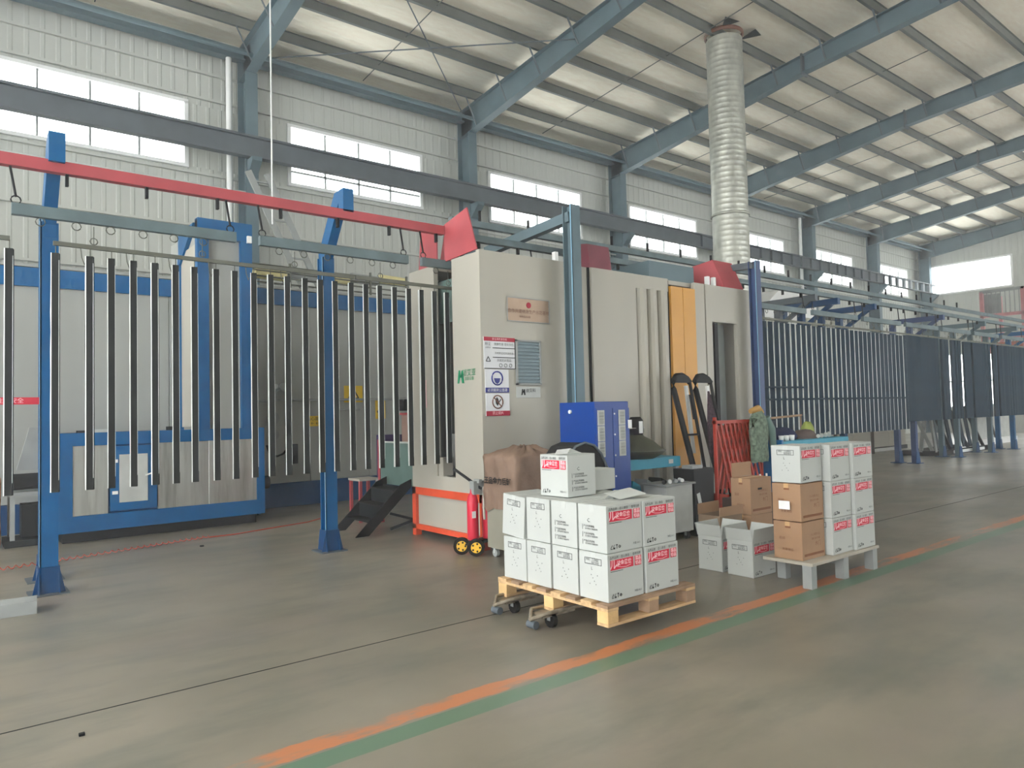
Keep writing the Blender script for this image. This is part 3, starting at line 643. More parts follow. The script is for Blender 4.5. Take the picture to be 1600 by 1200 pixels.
part('skirt', MB().box(4.85, 4.88, 8.0, 8.2, 0, .55), TEALG, pf)
cd = thing('control_panel', 'reddish control panel with round gauges standing on the operator platform', 'control panel', (5.6, 8.9, .6))
part('case', MB().box(5.2, 5.75, 8.9, 9.1, .6, 1.5), mat('pinkish_metal', (150, 122, 110), .5), cd)
part('lid', MB().box(5.18, 5.77, 8.88, 9.12, 1.5, 1.53), REDP, cd)
part('visor', MB().box(5.1, 5.8, 8.86, 9.12, 1.56, 1.72), BLACK, cd)
for k in range(4): part('gauge', disc((5.3+.12*k, 8.9, 1.3-.08*(k % 2)), .035, .012), BLACK if k % 2 else LGREY, cd)
part('lamp', disc((5.52, 8.9, 1.42), .02, .02), WHT, cd)
part('inset', MB().box(5.35, 5.7, 8.885, 8.9, .95, 1.12), REDP, cd)
solo('purple_box', MB().box(4.95, 5.25, 9.15, 9.4, .62, 1.22), mat('purple_plastic', (54, 40, 84), .5), 'small dark purple box behind the platform side panel', 'box')
sl = thing('red_stool', 'small red legged stool with pale top beside the black stairs', 'stool', (4.75, 9.5, 0))
part('seat', MB().box(4.62, 4.95, 9.3, 9.65, .58, .61), CREAM, sl)
for a, b in ((4.65, 9.33), (4.92, 9.33), (4.65, 9.62), (4.92, 9.62)): part('leg', MB().box(a-.02, a+.02, b-.02, b+.02, 0, .58), REDP, sl)

# ------------------------------------------------------------------ conveyor
YC = 7.1
rl = thing('conveyor_rail', 'long overhead conveyor rail, faded red before the booth and grey beyond', 'rail', (10, YC, 3.62))
part('rail', MB().box(-3, 4.66, YC-.04, YC+.04, 3.62, 3.72), REDP, rl, 'faded red rail')
part('rail', MB().box(4.70, 31, YC-.04, YC+.04, 3.60, 3.68), CARR, rl)
for k in range(36): 
    x = -.4+.62*k
    if x < 22: part('trolley', MB().box(x-.012, x+.012, YC-.02, YC+.02, 3.52, 3.62), BLACK, rl)
rl2 = thing('return_rail', 'upper grey return conveyor rail running behind the main one', 'rail', (18, 8.2, 4.15))
part('rail', MB().box(5.5, 31, 8.16, 8.24, 4.13, 4.22), CARR, rl2)
for k in range(20): part('trolley', MB().box(6+.9*k, 6.02+.9*k, 8.18, 8.22, 4.22, 4.38), BLACK, rl2)

def post(x, y, lab, h=3.3, arm=-.5, w_=.14, m_=BLUE, foot=True, az=3.95):
    t = thing('conveyor_post', lab, 'post', (x, y, 0))
    a = w_/2
    part('shaft', MB().box(x-a, x+a, y-a, y-a+.012, 0, h).box(x-a, x+a, y+a-.012, y+a, 0, h).box(x-.006, x+.006, y-a+.012, y+a-.012, 0, h).box(x-a-.002, x-a+.012, y-a, y-a+.02, .2, h), m_, t)
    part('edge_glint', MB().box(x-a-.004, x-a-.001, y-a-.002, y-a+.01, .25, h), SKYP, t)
    if foot:
        part('gusset', MB().prism([(x-a-.055, .01), (x+a+.055, .01), (x+a+.005, .24), (x-a-.005, .24)], y-a-.012, y-a-.002, 'y').prism([(y-a-.055, .01), (y+a+.055, .01), (y+a+.005, .24), (y-a-.005, .24)], x-a-.012, x-a-.002, 'x')
             .prism([(y-a-.055, .01), (y+a+.055, .01), (y+a+.005, .24), (y-a-.005, .24)], x+a+.002, x+a+.012, 'x'), BLUE2, t)
        part('base_plate', MB().box(x-.15, x+.15, y-.15, y+.15, 0, .012), STEELD, t)
    if arm:
        part('arm', MB().prism([(y-a-.004, h-.14), (y+a+.004, h-.14), (y+a+.004, h+.06), (y+arm+.14, az), (y+arm-.06, az), (y-a-.004, h-.02)], x-.052, x+.052, 'x'), m_, t)
        part('hanger', MB().box(x-.06, x+.06, y+arm-.1, y+arm+.02, 3.70, az), m_, t)
    return t
post(.76, 7.62, 'leftmost tall blue steel post carrying the red conveyor rail')
post(.80, 8.30, 'blue post half hidden behind the leftmost blue post', 3.6, 0, .10)
post(3.43, 7.66, 'tall blue post with bent top left of the black stairs')
post(5.9, 6.2, 'hazy blue post standing in front of the booth beside the blue cabinet', 3.95, 0, .15, STEEL, foot=False)
part('cross_arm', MB().beam((5.9, 6.2, 3.82), (5.9, 7.9, 3.72), .1, .12), STEEL, bpy.data.objects['conveyor_post.003'])
post(9.74, 6.22, 'violet-blue post at the right corner of the booth', 3.72, 0, .13, PURP)
part('cross_arm', MB().beam((9.74, 6.22, 3.66), (9.74, 7.6, 3.72), .1, .1), STEELD, bpy.data.objects['conveyor_post.004'])
def portal(x, lab, m_=BLUE, y0=6.5, y1=7.8, h=3.5):
    t = thing('conveyor_gantry', lab, 'gantry', (x, (y0+y1)/2, 0))
    for y in (y0, y1) if y0 < 7 else (y1, y1+.4):
        part('post', MB().box(x-.06, x+.06, y-.06, y+.06, 0, h), m_, t)
        part('base_plate', MB().box(x-.14, x+.14, y-.14, y+.14, 0, .015), BLUE2, t)
        part('gusset', MB().prism([(x-.13, .015), (x+.13, .015), (x+.065, .3), (x-.065, .3)], y-.075, y-.062, 'y'), BLUE2, t)
    part('beam', MB().box(x-.05, x+.05, YC-.1, y1+.4, h-.02, h+.1), m_, t)
    part('brace', MB().beam((x, YC+.05, h), (x, y1, h-.45), .06, .08), m_, t)
gx = [(13.0, STEELD), (13.85, BLUE2), (15.4, BLUE2), (18.91, PURP), (21.6, STEEL), (24.0, STEEL), (25.9, BLUE)]
for k, (x, m_) in enumerate(gx):
    portal(x, '%s conveyor gantry post pair beyond the booth, counted from the booth' % ORD[k], m_, y0=7.8, y1=7.8)

def carrier(x0, x1, y, z, lab, i):
    t = thing('conveyor_carrier', lab, 'carrier', ((x0+x1)/2, y, z-.05), 'load carriers hanging from the conveyor rail')
    part('bar', MB().box(x0, x1, y-.03, y+.03, z-.05, z+.045), CARR, t)
    for x in (x0+.03, x1-.05):
        m = MB().rod((x, y, z+.10), (x-.04, y, 3.62), .01, 6); m.ring((x, y, z+.075), .035, .006, 'y', 10)
        part('chain', m, BLACK, t)
    k = 0; x = x0+.2
    while x < x1-.1:
        part('ring', MB().ring((x, y, z-.085), .035, .005, 'y', 10), RODM, t); x += .26
    return t
for i, (a, b) in enumerate(((-1.5, .1), (.45, 2.25), (2.48, 4.17), (4.35, 6.1))):
    carrier(a, b, YC, 3.27, '%s grey carrier bar from the left, hanging under the red rail' % ORD[i], i)
for i in range(7):
    a = 11.0+i*2.0; carrier(a, a+1.75, YC, 3.27, '%s grey carrier bar beyond the booth' % ORD[i], i)
def rod(x0, x1, z0, z1, lab, y=YC, n_hooks=0, r=.018):
    t = thing('hanging_rod', lab, 'rod', ((x0+x1)/2, y, z0))
    part('rod', MB().beam((x0, y, z0), (x1, y, z1), .03, .035), RODM, t)
    for k in range(int((x1-x0)/.9)+1):
        x = x0+.3+.9*k
        if x < x1: part('link', MB().rod((x, y, z0+.02), (x, y, 3.2), .004, 4).ring((x, y, z0+.05), .03, .005, 'y', 8), RODM, t)
    for k in range(n_hooks):
        x = x0+.2+.35*k; part('wire_hook', MB().tube([(x, y, z0), (x+.01, y, z0-.1), (x+.03, y, z0-.16), (x+.04, y, z0-.13)], .004, 4), RODM, t)
    return t
rod(-1.5, .44, 3.02, 3.02, 'short end of a dull metal hanging rod at the left edge')
rod(.74, 3.5, 3.02, 3.0, 'long dull metal rod carrying the profiles left of the second post', n_hooks=6)
rod(3.52, 6.2, 3.0, 2.98, 'dull metal rod carrying the profiles that enter the booth slot')
for i in range(6): rod(11.0+2.4*i, 13.35+2.4*i, 3.05, 3.05, '%s rod of hanging profiles beyond the booth' % ORD[i])

# hanging profiles: a dark channel with a bright flange
def bar_proto(name, wd, mats, z0, z1, bright, label, group):
    h = z1-z0; t = thing(name, label, 'metal profile', (0, 0, z0), group)
    m = MB(); a = wd/2
    m.box(-a, a, -.02, -.012, 0, h, 0).box(-a, -a+.008, -.012, .03, 0, h, 0).box(a-.008, a, -.012, .03, 0, h, 0)
    # bright web on the left, slightly wavy like a rolled strip
    n = 12; vs = []; off = []
    for i in range(n+1):
        z = h*i/n; wv = bright*(.75+.5*random.random()); vs.append((-a-wv, -.022, z)); off.append(wv)
    front = vs+[(-a, -.022, h*i/n) for i in range(n+1)]; back = [(v[0], .012, v[2]) for v in front]
    q = len(front); fs = []
    for i in range(n):
        fs.append((i, n+1+i, n+2+i, i+1)); fs.append((q+i, q+i+1, q+n+2+i, q+n+1+i)); fs.append((i, i+1, q+i+1, q+i))
    m.add(front+back, fs, 1)
    m.box(a, a+bright*.25, -.02, -.01, h*.05, h*.97, 1)
    o = link('profile', m.mesh('profile', mats)); o.parent = t
    o2 = link('hook', MB().rod((0, 0, h-.01), (0, 0, h+.075), .004, 4).mesh('hook', RODM)); o2.parent = t
    return t
LXS = [14, 86, 140, 175, 209, 242, 275, 305, 339, 367, 397, 424, 451, 477, 501, 525, 550, 573, 594, 617, 639, 659, 680, 699]
bars = [0.438, 0.759, 1.012, 1.177, 1.352, 1.528, 1.703, 1.868, 2.063, 2.238, 2.423, 2.588, 2.763, 2.948, 3.114, 3.28, 3.464, 3.64, 3.805, 3.99, 4.174, 4.34, 4.52, 4.69, 4.87, 5.05]
protos = [bar_proto('hanging_profile', .052, [BARD, BARL], .925, 2.935, .008, 'slim dark metal profile with bright edge hanging before the booth', 'slim profiles hanging left of and into the booth') for _ in range(3)]
for i, x in enumerate(bars):
    if i < 3: o = protos[i]; o.location = (x, YC, .925)
    else: o = dup(protos[i % 3], (x, YC, .925))
    o['label'] = '%s slim dark profile from the left edge, hanging before the booth' % ORD[i]
    o.rotation_euler = (0, 0, random.uniform(-.45, -.15))
wide = [bar_proto('hanging_sash_profile', .112, [BARB, BARL], .92, 3.0, .004, 'wide blue-black metal profile hanging beyond the booth', 'wide profiles hanging beyond the booth') for _ in range(3)]
x = 11.15; i = 0
while x < 16.9:
    if i < 3: o = wide[i]; o.location = (x, YC, .92)
    else: o = dup(wide[i % 3], (x, YC, .92))
    o['label'] = '%s wide blue-black profile hanging beyond the booth, counted from the booth' % ORD[i]
    o.rotation_euler = (0, 0, random.uniform(-.3, -.1)); x += .185; i += 1
pan = [bar_proto('hanging_panel_strip', .17, [BARB, GLASSD], 1.08+.0*k, 3.02, .004, 'broad blue-black metal strip hanging in the dense far group', 'broad strips hanging at the far end of the line') for k in range(3)]
i = 0; x = 17.0
while x < 29:
    skip = any(abs(x-q) < .1 for q in (18.8, 19.3, 20.1, 20.7, 22.1, 22.5))
    if not skip:
        if i < 3: o = pan[i]; o.location = (x, YC, 1.08)
        else: o = dup(pan[i % 3], (x, YC, 1.08))
        o.rotation_euler = (0, 0, random.uniform(-.25, .05)); i += 1
    x += .2
solo('spacer_bar', MB().box(11.1, 16.9, YC-.05, YC-.035, 1.6, 1.635), BARB, 'lower dark spacer bar across the profiles beyond the booth', 'bar')
solo('spacer_bar', MB().box(11.1, 12.6, YC-.05, YC-.035, 1.82, 1.85), BARB, 'short upper dark spacer bar just right of the booth', 'bar')

# second oven at right
o2 = thing('drying_oven', 'long white panelled oven standing behind the profiles beyond the booth', 'oven', (18, 11.5, 0))
part('body', MB().box(11.0, 25.3, 10.75, 13.6, .12, 3.5), INNER, o2)
x = 11.0
while x < 24.9:
    bev(part('wall_panel', MB().box(x+.004, x+1.18, 10.70, 10.75, .12, 3.5), CREAM, o2), .006); x += 1.19
part('base_edge', MB().box(11.0, 25.3, 10.66, 10.8, 0, .12), BLACK, o2)
part('roof', MB().box(11.0, 25.3, 10.7, 13.6, 3.5, 3.54), CREAM, o2)
part('burner_housing', MB().prism([(17.6, 3.54), (20.4, 3.54), (20.4, 4.75), (18.4, 4.75), (17.6, 4.2)], 11.0, 12.4, 'y'), WHT, o2, 'white sloped housing')
solo('silver_duct', MB().tube([(14.6, 10.9, 3.9), (15.0, 10.9, 3.78), (18.2, 10.9, 3.75)], .16, 14), GALV, 'horizontal silver duct on the right oven roof, nearer the booth', 'duct')
solo('silver_duct', MB().tube([(19.3, 10.85, 3.85), (21.2, 10.85, 3.85), (21.6, 10.8, 3.78), (21.75, 10.75, 3.54)], .17, 14), GALV, 'silver duct with an elbow on the right oven roof, farther from the booth', 'duct')
solo('curved_duct', MB().tube([(15.3, 10.9, 3.6), (15.35, 10.9, 4.3), (15.1, 10.9, 4.65), (14.6, 10.9, 4.75)], .13, 12), WHT, 'white curved duct rising just right of the round flue', 'duct')
solo('roof_platform_frame', MB().box(20.8, 22.2, 10.9, 12, 4.15, 4.2).box(20.8, 20.86, 10.9, 10.96, 3.54, 4.2).box(22.14, 22.2, 10.9, 10.96, 3.54, 4.2), STEELD, 'dark steel frame on the right oven roof', 'frame')

# red rack far right
rk = thing('red_storage_rack', 'tall faded red storage rack with mesh top at the far right', 'rack', (32.5, 9.6, 0))
for x in (31.5, 33.5):
    for y in (8.95, 10.3): part('upright', MB().box(x-.06, x+.06, y-.06, y+.06, 0, 5.7), PINKR, rk)
for z in (3.3, 3.85, 4.7): part('shelf_beam', MB().box(31.44, 33.56, 8.9, 9.0, z, z+.12).box(31.44, 31.56, 8.9, 10.35, z, z+.12), PINKR, rk)
for k in range(9): part('mesh_bar', MB().box(31.48, 31.5, 9.05+.15*k, 9.08+.15*k, 4.82, 5.66), GREY, rk)
part('top_rail', MB().box(31.44, 31.56, 8.9, 10.35, 5.64, 5.74).box(31.44, 33.56, 8.9, 9.0, 5.64, 5.74), GREY, rk)
part('back_panel', MB().box(31.6, 31.64, 9.7, 10.25, 4.85, 5.6), GREY, rk)
part('shelf', MB().box(31.5, 33.5, 8.95, 10.3, 3.38, 3.42), PINKR, rk)
for k in range(5): solo('red_pack', MB().box(31.6+.36*k, 31.92+.36*k, 9.05, 10.15, 3.42, 3.72), mat('brick_red', (188, 110, 92), .8), '%s red pack from the near end on the red rack' % ORD[k], 'pack')

# A-frame rack with leaning dark sheets
af = thing('glass_rack', 'low A-frame rack holding leaning dark glass sheets under the far profiles', 'rack', (23.5, 8.4, 0))
part('base', MB().box(21.7, 25.6, 8.32, 8.42, 0, .14).box(21.7, 25.6, 9.2, 9.3, 0, .14).box(21.7, 21.82, 8.42, 9.2, 0, .14), BLACK, af)
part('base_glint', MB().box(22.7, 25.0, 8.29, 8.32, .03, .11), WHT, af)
for x in (21.75, 23.0, 24.3, 25.5):
    part('upright', MB().beam((x, 8.5, .12), (x, 9.0, 1.35), .06, .08), GREY if x < 22 else BLACK, af)
part('end_frame', MB().beam((21.72, 8.4, .1), (21.9, 8.6, 1.3), .05, .1).beam((21.72, 8.8, .1), (21.9, 8.7, 1.3), .05, .1), GREY, af)
for k in range(7):
    x = 22.2+.48*k
    o = part('sheet', MB().prism([(x, .14), (x+.2, .14), (x-.25, 1.25), (x-.45, 1.25)], 8.55, 8.59, 'y'), GLASSD, af)
for k, (x, y) in enumerate(((19.9, 10.3), (21.9, 10.2))):
    solo('timber_prop', MB().box(x, x+.07, y, y+.07, 0, 3.2), mat('dark_timber', (86, 78, 72), .8), '%s dark upright prop in front of the right oven' % ORD[k], 'prop')
sf = thing('white_step_frame', 'white sloping frame at the far right edge behind the glass rack', 'frame', (29, 9.2, 0))
part('panel', MB().box(27.5, 31, 9.45, 9.5, .2, 1.4), LGREY, sf); part('strut', MB().beam((28.2, 9.3, 1.5), (29.2, 9.3, .1), .05, .06), BLACK, sf); part('base', MB().box(27.3, 31, 9.2, 9.5, 0, .2), WHT, sf)

# ------------------------------------------------------------------ cartons
BWX, BDY, BH = .352, .262, .312
def print_front(mb_ink, mb_red, mb_pink, y):
    W = BWX
    mb_red.box(-.150, .075, y, y+.0012, .205, .270).box(.09, .155, y, y+.0012, .205, .270)
    put(mb_ink, text_mb('品质品牌', .021), T((-.115, y, .285))); put(mb_ink, text_mb('匠心铸造', .021), T((-.005, y, .285))); put(mb_ink, text_mb('值得信赖', .021), T((.11, y, .285)))
    put(mb_pink, text_mb('ル', .075, bold=.001), T((-.122, y-.0012, .238))); put(mb_pink, text_mb('波金恩世', .036, bold=.0008), T((-.018, y-.0012, .243)))
    mb_pink.tube([(-.105, y-.0006, .232), (-.05, y-.0006, .217), (0, y-.0006, .213), (.05, y-.0006, .222)], .0018, 4)
    put(mb_pink, text_mb('国品', .029, bold=.0008), T((.1225, y-.0012, .253))); put(mb_pink, text_mb('钢品', .029, bold=.0008), T((.1225, y-.0012, .222)))
    mb_ink.box(-.150, -.03, y, y+.0012, .194, .197)
    for k in range(4):
        cx = -.135+.026*k
        if k == 0: mb_ink.beam((cx-.008, y, .03), (cx+.008, y, .05), .001, .004).beam((cx-.01, y, .025), (cx+.01, y, .025), .001, .004)
        elif k == 1: mb_ink.box(cx-.008, cx+.008, y, y+.001, .022, .034).beam((cx-.008, y, .036), (cx+.004, y, .052), .001, .003)
        elif k == 2: mb_ink.beam((cx, y, .024), (cx, y, .045), .001, .003); mb_ink.box(cx-.007, cx+.007, y, y+.001, .045, .053)
        else: mb_ink.ring((cx, y, .036), .008, .0022, 'y', 8)
    put(mb_ink, text_mb('净重20KG', .017), T((.115, y, .038)))
def print_side(mb, variant):
    """local: centred on X, facing -Y, z from bottom"""
    if variant == 0:
        mb.box(-.075, .075, 0, .001, .272, .275).box(-.075, .075, 0, .001, .232, .235).box(-.077, -.074, 0, .001, .232, .275).box(.074, .077, 0, .001, .232, .275)
        put(mb, text_mb('地址：工业园区', .017), T((-.005, 0, .262))); put(mb, text_mb('联系电话', .017), T((.02, 0, .244)))
        put(mb, text_mb('L', .03), T((-.012, 0, .205)))
        for k in range(6): mb.box(-.035+.014*k, -.031+.014*k, 0, .001, .10+.02*((k*3) % 4), .106+.02*((k*3) % 4))
    else:
        put(mb, text_mb('C.', .036), T((-.03, 0, .205)))
        for j, z in enumerate((.165, .115, .065)):
            put(mb, text_mb('产品名称规格', .017), T((-.03, 0, z))); put(mb, text_mb('型号颜色见箱面说明', .013), T((-.008, 0, z-.017)))
            mb.box(-.092, -.09, 0, .001, z-.024, z+.01)
def carton(name, label, front, side, base=CARTW, group=None, top='closed', flip=False):
    t = thing(name, label, 'box', (0, 0, 0), group)
    a, b, h = BWX/2, BDY/2, BH
    m = MB()
    if top == 'closed':
        m.box(-a, a, -b, b, 0, h-.004).box(-a, a, -b, -.002, h-.004, h).box(-a, a, .002, b, h-.004, h)
    else:
        th = .005
        m.box(-a, a, -b, -b+th, 0, h).box(-a, a, b-th, b, 0, h).box(-a, -a+th, -b+th, b-th, 0, h).box(a-th, a, -b+th, b-th, 0, h).box(-a, a, -b, b, 0, th)
    bev(part('body', m, base, t), .002)
    if top == 'closed':
        part('tape', MB().box(-a-.0008, a+.0008, -.022, .022, h, h+.0008).box(-a-.0008, -a, -.022, .022, h-.05, h), LGREY if base is CARTW else mat('brown_tape', (196, 160, 116), .35), t)
    else:
        hh = .11
        for k, (nm, vs) in enumerate({'f': [(-a, -b, h), (a, -b, h), (a, -b-.02, h+hh), (-a, -b-.02, h+hh)], 'b': [(-a, b, h), (a, b, h), (a, b+.03, h+hh), (-a, b+.03, h+hh)],
                     'l': [(-a, -b, h), (-a, b, h), (-a-.02, b, h+hh), (-a-.02, -b, h+hh)], 'r': [(a, -b, h), (a, b, h), (a+.04, b, h+hh), (a+.04, -b, h+hh)]}.items()):
            off = Vector((0, .004, 0)) if nm in 'fb' else Vector((.004, 0, 0))
            V = [Vector(v) for v in vs]; V2 = [v+off for v in V]
            part('flap', MB().add(V+V2, [(0, 1, 2, 3), (7, 6, 5, 4), (0, 4, 5, 1), (1, 5, 6, 2), (2, 6, 7, 3), (3, 7, 4, 0)]), base, t)
    if front:
        i_, r_, p_ = MB(), MB(), MB(); print_front(i_, r_, p_, -b-.0022)
        part('red_label', r_, REDI, t); part('label_lettering', p_, PINK, t); part('printing', i_, INK, t, kind='stuff')
    if base is CARTB:
        q = MB(); put(q, text_mb('木门', .045), T((.06, 0, .12))); q.box(-.15, .15, 0, .001, .03, .05); put(q, text_mb('小心轻放 向上', .024), T((.03, 0, .2))); put(q, text_mb('规格 型号 数量', .02), T((.03, 0, .165)))
        s_ = MB(); put(s_, q, T((0, -b-.003, 0))); part('printing', s_, mat('brown_ink', (126, 84, 58), .8), t, kind='stuff')
        q = MB(); put(q, text_mb('易碎', .03), T((-.05, 0, .17))); put(q, text_mb('防潮 防压', .024), T((0, 0, .08))); q.box(-.02, .03, 0, .001, .26, .275)
        s_ = MB(); put(s_, q, T((-a-.003, 0, 0)) @ FACEX); part('side_printing', s_, mat('brown_ink', (126, 84, 58), .8), t, kind='stuff')
    if side is not None:
        s = MB(); q = MB(); print_side(q, side); put(s, q, (T((a+.002, 0, 0)) @ RZ(math.pi/2)) if flip else (T((-a-.002, 0, 0)) @ FACEX)); part('side_printing', s, INK, t)
    return t
P = {}
P['f0'] = carton('carton', 'x', True, 0); P['f1'] = carton('carton', 'x', True, 1)
P['b0'] = carton('carton', 'x', False, 0); P['b1'] = carton('carton', 'x', False, 1); P['pl'] = carton('carton', 'x', False, None)
P['op'] = carton('open_carton', 'x', True, 0, top='open')
P['brown'] = carton('brown_carton', 'x', False, None, base=CARTB)
used = set()
def place(k, x, y, z, label, group=None, rz=0.0, name=None, tilt=None):
    src = P[k]
    if k not in used: o = src; used.add(k); o.location = (x, y, z); o.rotation_euler = (0, 0, rz)
    else: o = dup(src, (x, y, z), rz)
    o['label'] = label
    if group: o['group'] = group
    if tilt: o.rotation_euler = (tilt[0], tilt[1], rz)
    return o
# stack on the wooden pallet
PZ = .24; cx = [3.42+BWX/2, 3.42+BWX/2+.375]; cy = [3.345+BDY/2+.277*k for k in range(4)]
G = 'white cartons on the wooden pallet'
for lay in range(2):
    for r in range(4):
        for c in range(2):
            ln = ('bottom', 'upper')[lay]; cn = ('left', 'right')[c]
            if lay == 1 and r == 3 and c == 1: continue
            if r == 0: lab = '%s front %s white carton with red label on the wooden pallet' % (ln, cn)
            else: lab = '%s %s white carton in the %s row from the pallet front' % (ln, cn, ORD[r])
            k = ('f' if r == 0 else 'b')+('1' if lay == 1 and r < 2 else '0')
            if c == 1: k = 'f0' if r == 0 else 'pl'
            xo = random.uniform(-.006, .006); til = None
            if lay == 1 and r == 3: til = (0.075, 0, 0)
            place(k, cx[c]+xo+(.012 if lay and c == 0 else 0), cy[r]+(.02 if til else 0)+(.012 if lay else 0), PZ+lay*(BH+.003)+(.002 if til else 0), lab, G, random.uniform(-.02, .02), tilt=til)
P['tp'] = carton('carton', 'x', True, 1, flip=True)
o = place('tp', 3.705, 4.005, PZ+2*(BH+.003)+.003, 'single white carton standing turned on top of the pallet stack', G, -math.pi/2+.04); o.scale = (.82, 1.12, .98)
o = place('pl', 4.10, 4.12, PZ+2*(BH+.003)+.003, 'small plain white carton behind the single top carton', G, .03); o.scale = (.8, .7, .52)
flp = thing('loose_flap', 'raised white flap on the upper front right carton of the pallet', 'cardboard flap', (3.8, 3.6, .87))
part('board', MB().prism([(3.70, .872), (3.98, .872), (3.97, .905), (3.80, .925)], 3.62, 3.625, 'y').add([(3.72, 3.50, .873), (3.95, 3.45, .90), (3.96, 3.62, .93), (3.73, 3.66, .905)], [(0, 1, 2, 3), (3, 2, 1, 0)]), CARTW, flp)
lp = thing('loose_packing', 'crumpled white packing on the single top carton', 'packing', (3.6, 3.95, 1.18))
part('sheet', MB().add([(3.50, 3.92, 1.185), (3.58, 3.87, 1.19), (3.64, 3.90, 1.225), (3.72, 3.86, 1.188), (3.70, 3.97, 1.19), (3.58, 3.98, 1.215)], [(0, 1, 5), (1, 2, 5), (2, 4, 5), (2, 3, 4), (5, 1, 0), (5, 2, 1), (5, 4, 2), (4, 3, 2)]), WHT, lp)
# pallet
pa = thing('wooden_pallet', 'pale wooden pallet on castor dollies carrying the white cartons', 'pallet', (3.78, 3.9, .1))
xa, xb, ya, yb, zb = 3.37, 4.27, 3.30, 4.46, .10
for y in (ya, (ya+yb)/2-.05, yb-.1): part('bottom_board', MB().box(xa, xb, y, y+.1, zb, zb+.018), WOOD, pa)
for y in (ya, (ya+yb)/2-.05, yb-.1):
    for x in (xa, (xa+xb)/2-.05, xb-.1): bev(part('block', MB().box(x, x+.1, y, y+.1, zb+.018, zb+.098), WOOD2 if x < 3.5 else WOODG, pa), .003)
for x in (xa, (xa+xb)/2-.05, xb-.1): part('stringer_board', MB().box(x, x+.1, ya, yb, zb+.098, zb+.117), WOOD, pa)
for k in range(8):
    y = ya+k*(yb-ya-.1)/7; part('deck_board', MB().box(xa, xb, y, y+.1+random.uniform(-.01, .01), zb+.117, zb+.137), WOOD if k % 2 else WOODG, pa)
def caster(mb_w, mb_f, x, y, r=.045):
    mb_w.rod((x-.018, y, r), (x+.018, y, r), r, 12); mb_f.beam((x-.024, y, r), (x-.024, y, .1), .004, .03).beam((x+.024, y, r), (x+.024, y, .1), .004, .03).box(x-.03, x+.03, y-.03, y+.03, .088, .098)
def dolly(x, y, lab):
    t = thing('castor_dolly', lab, 'dolly', (x, y, 0))
    part('frame', MB().tube([(x-.28, y-.05, .085), (x-.18, y-.1, .115), (x+.1, y-.1, .115), (x+.5, y-.1, .09)], .014, 6).tube([(x-.28, y-.05, .085), (x-.18, y+.06, .115), (x+.1, y+.06, .115), (x+.5, y+.06, .09)], .014, 6).box(x-.2, x+.1, y-.09, y+.05, .083, .098), mat('worn_steel', (148, 138, 122), .5, .4, .3, 20), t)
    w1, f1 = MB(), MB(); caster(w1, f1, x-.1, y-.06, .05); caster(w1, f1, x+.45, y-.03, .05)
    part('wheel', w1, RUB, t); part('fork', f1, GREY, t)
    part('roller', MB().rod((x-.22, y-.04, .03), (x-.22, y+.04, .03), .028, 10), STEELD, t)
dolly(3.44, 3.88, 'nearer castor dolly under the wooden pallet'); dolly(3.48, 4.34, 'farther castor dolly under the wooden pallet')

# steel table with cartons
tb = thing('steel_table', 'low grey steel platform table under the right hand carton stack', 'table', (6.1, 3.5, 0))
part('top', MB().box(5.56, 6.72, 3.12, 3.57, .185, .21), mat('worn_board', (170, 164, 150), .6), tb)
for x, y in ((5.60, 3.17), (6.66, 3.17), (5.80, 3.52), (6.66, 3.52), (6.13, 3.17)): part('leg', MB().box(x-.04, x+.04, y-.04, y+.04, 0, .185), GREY, tb)
G2 = 'cartons on the steel table'
x1_, x2_, x3_ = 5.60+.176, 5.965+.176+.02, 6.345+.176
bh = .33
for lay, z in enumerate((.212, .212+.32)):
    place('brown', x1_, 3.22+BDY/2, z, ('lower', 'upper')[lay]+' brown carton in the left column on the steel table', G2, random.uniform(-.03, .03))
place('f0', x1_, 3.22+BDY/2, .212+.64, 'white carton on top of the two brown cartons on the steel table', G2, .02)
for lay in range(3):
    place('f0', x2_, 3.165+BDY/2, .212+.315*lay, ('bottom', 'middle', 'top')[lay]+' white carton in the centre column on the steel table', G2, random.uniform(-.03, .02))
    place('f0', x3_, 3.14+BDY/2, .212+.315*lay, ('bottom', 'middle', 'top')[lay]+' white carton in the right column on the steel table', G2, random.uniform(-.03, .02))
bt = MB(); put(bt, text_mb('易碎物品', .03), T((5.72, 3.217, .45))); put(bt, text_mb('小心轻放', .03), T((5.76, 3.217, .34)))
lb = thing('shipping_label', 'white shipping label stuck on the upper brown carton', 'label', (5.57, 3.38, .65))
part('paper', MB().box(5.574, 5.578, 3.31, 3.41, .63, .70), WHT, lb)
# open cartons on the floor
place('op', 5.58+BWX/2, 4.13, 0.0, 'open white carton on the floor, left of the pair, flaps up', 'open white cartons on the floor', 0)
place('op', 5.57+BWX/2, 3.675+BDY/2, 0.0, 'open white carton with red label on the floor beside the steel table', 'open white cartons on the floor', .0)
o = place('brown', 6.76, 4.45, 0, 'tall brown carton base behind the open white cartons', 'brown cartons behind the open ones'); o.scale = (1.1, .9, 1.2)
o = place('brown', 6.76, 4.45, .378, 'brown carton with hand hole stacked behind the open white cartons', 'brown cartons behind the open ones'); o.scale = (1.1, .9, 1.2)
ob = thing('open_brown_carton', 'open brown carton with folded flaps behind the open white cartons', 'box', (6.35, 4.75, 0))
m = MB().box(6.05, 6.43, 4.35, 4.355, 0, .42).box(6.05, 6.43, 4.60, 4.605, 0, .42).box(6.05, 6.055, 4.355, 4.6, 0, .42).box(6.425, 6.43, 4.355, 4.6, 0, .42).box(6.055, 6.425, 4.355, 4.6, 0, .01)
part('body', m, mat('brown_carton_dark', (128, 108, 88), .8), ob)
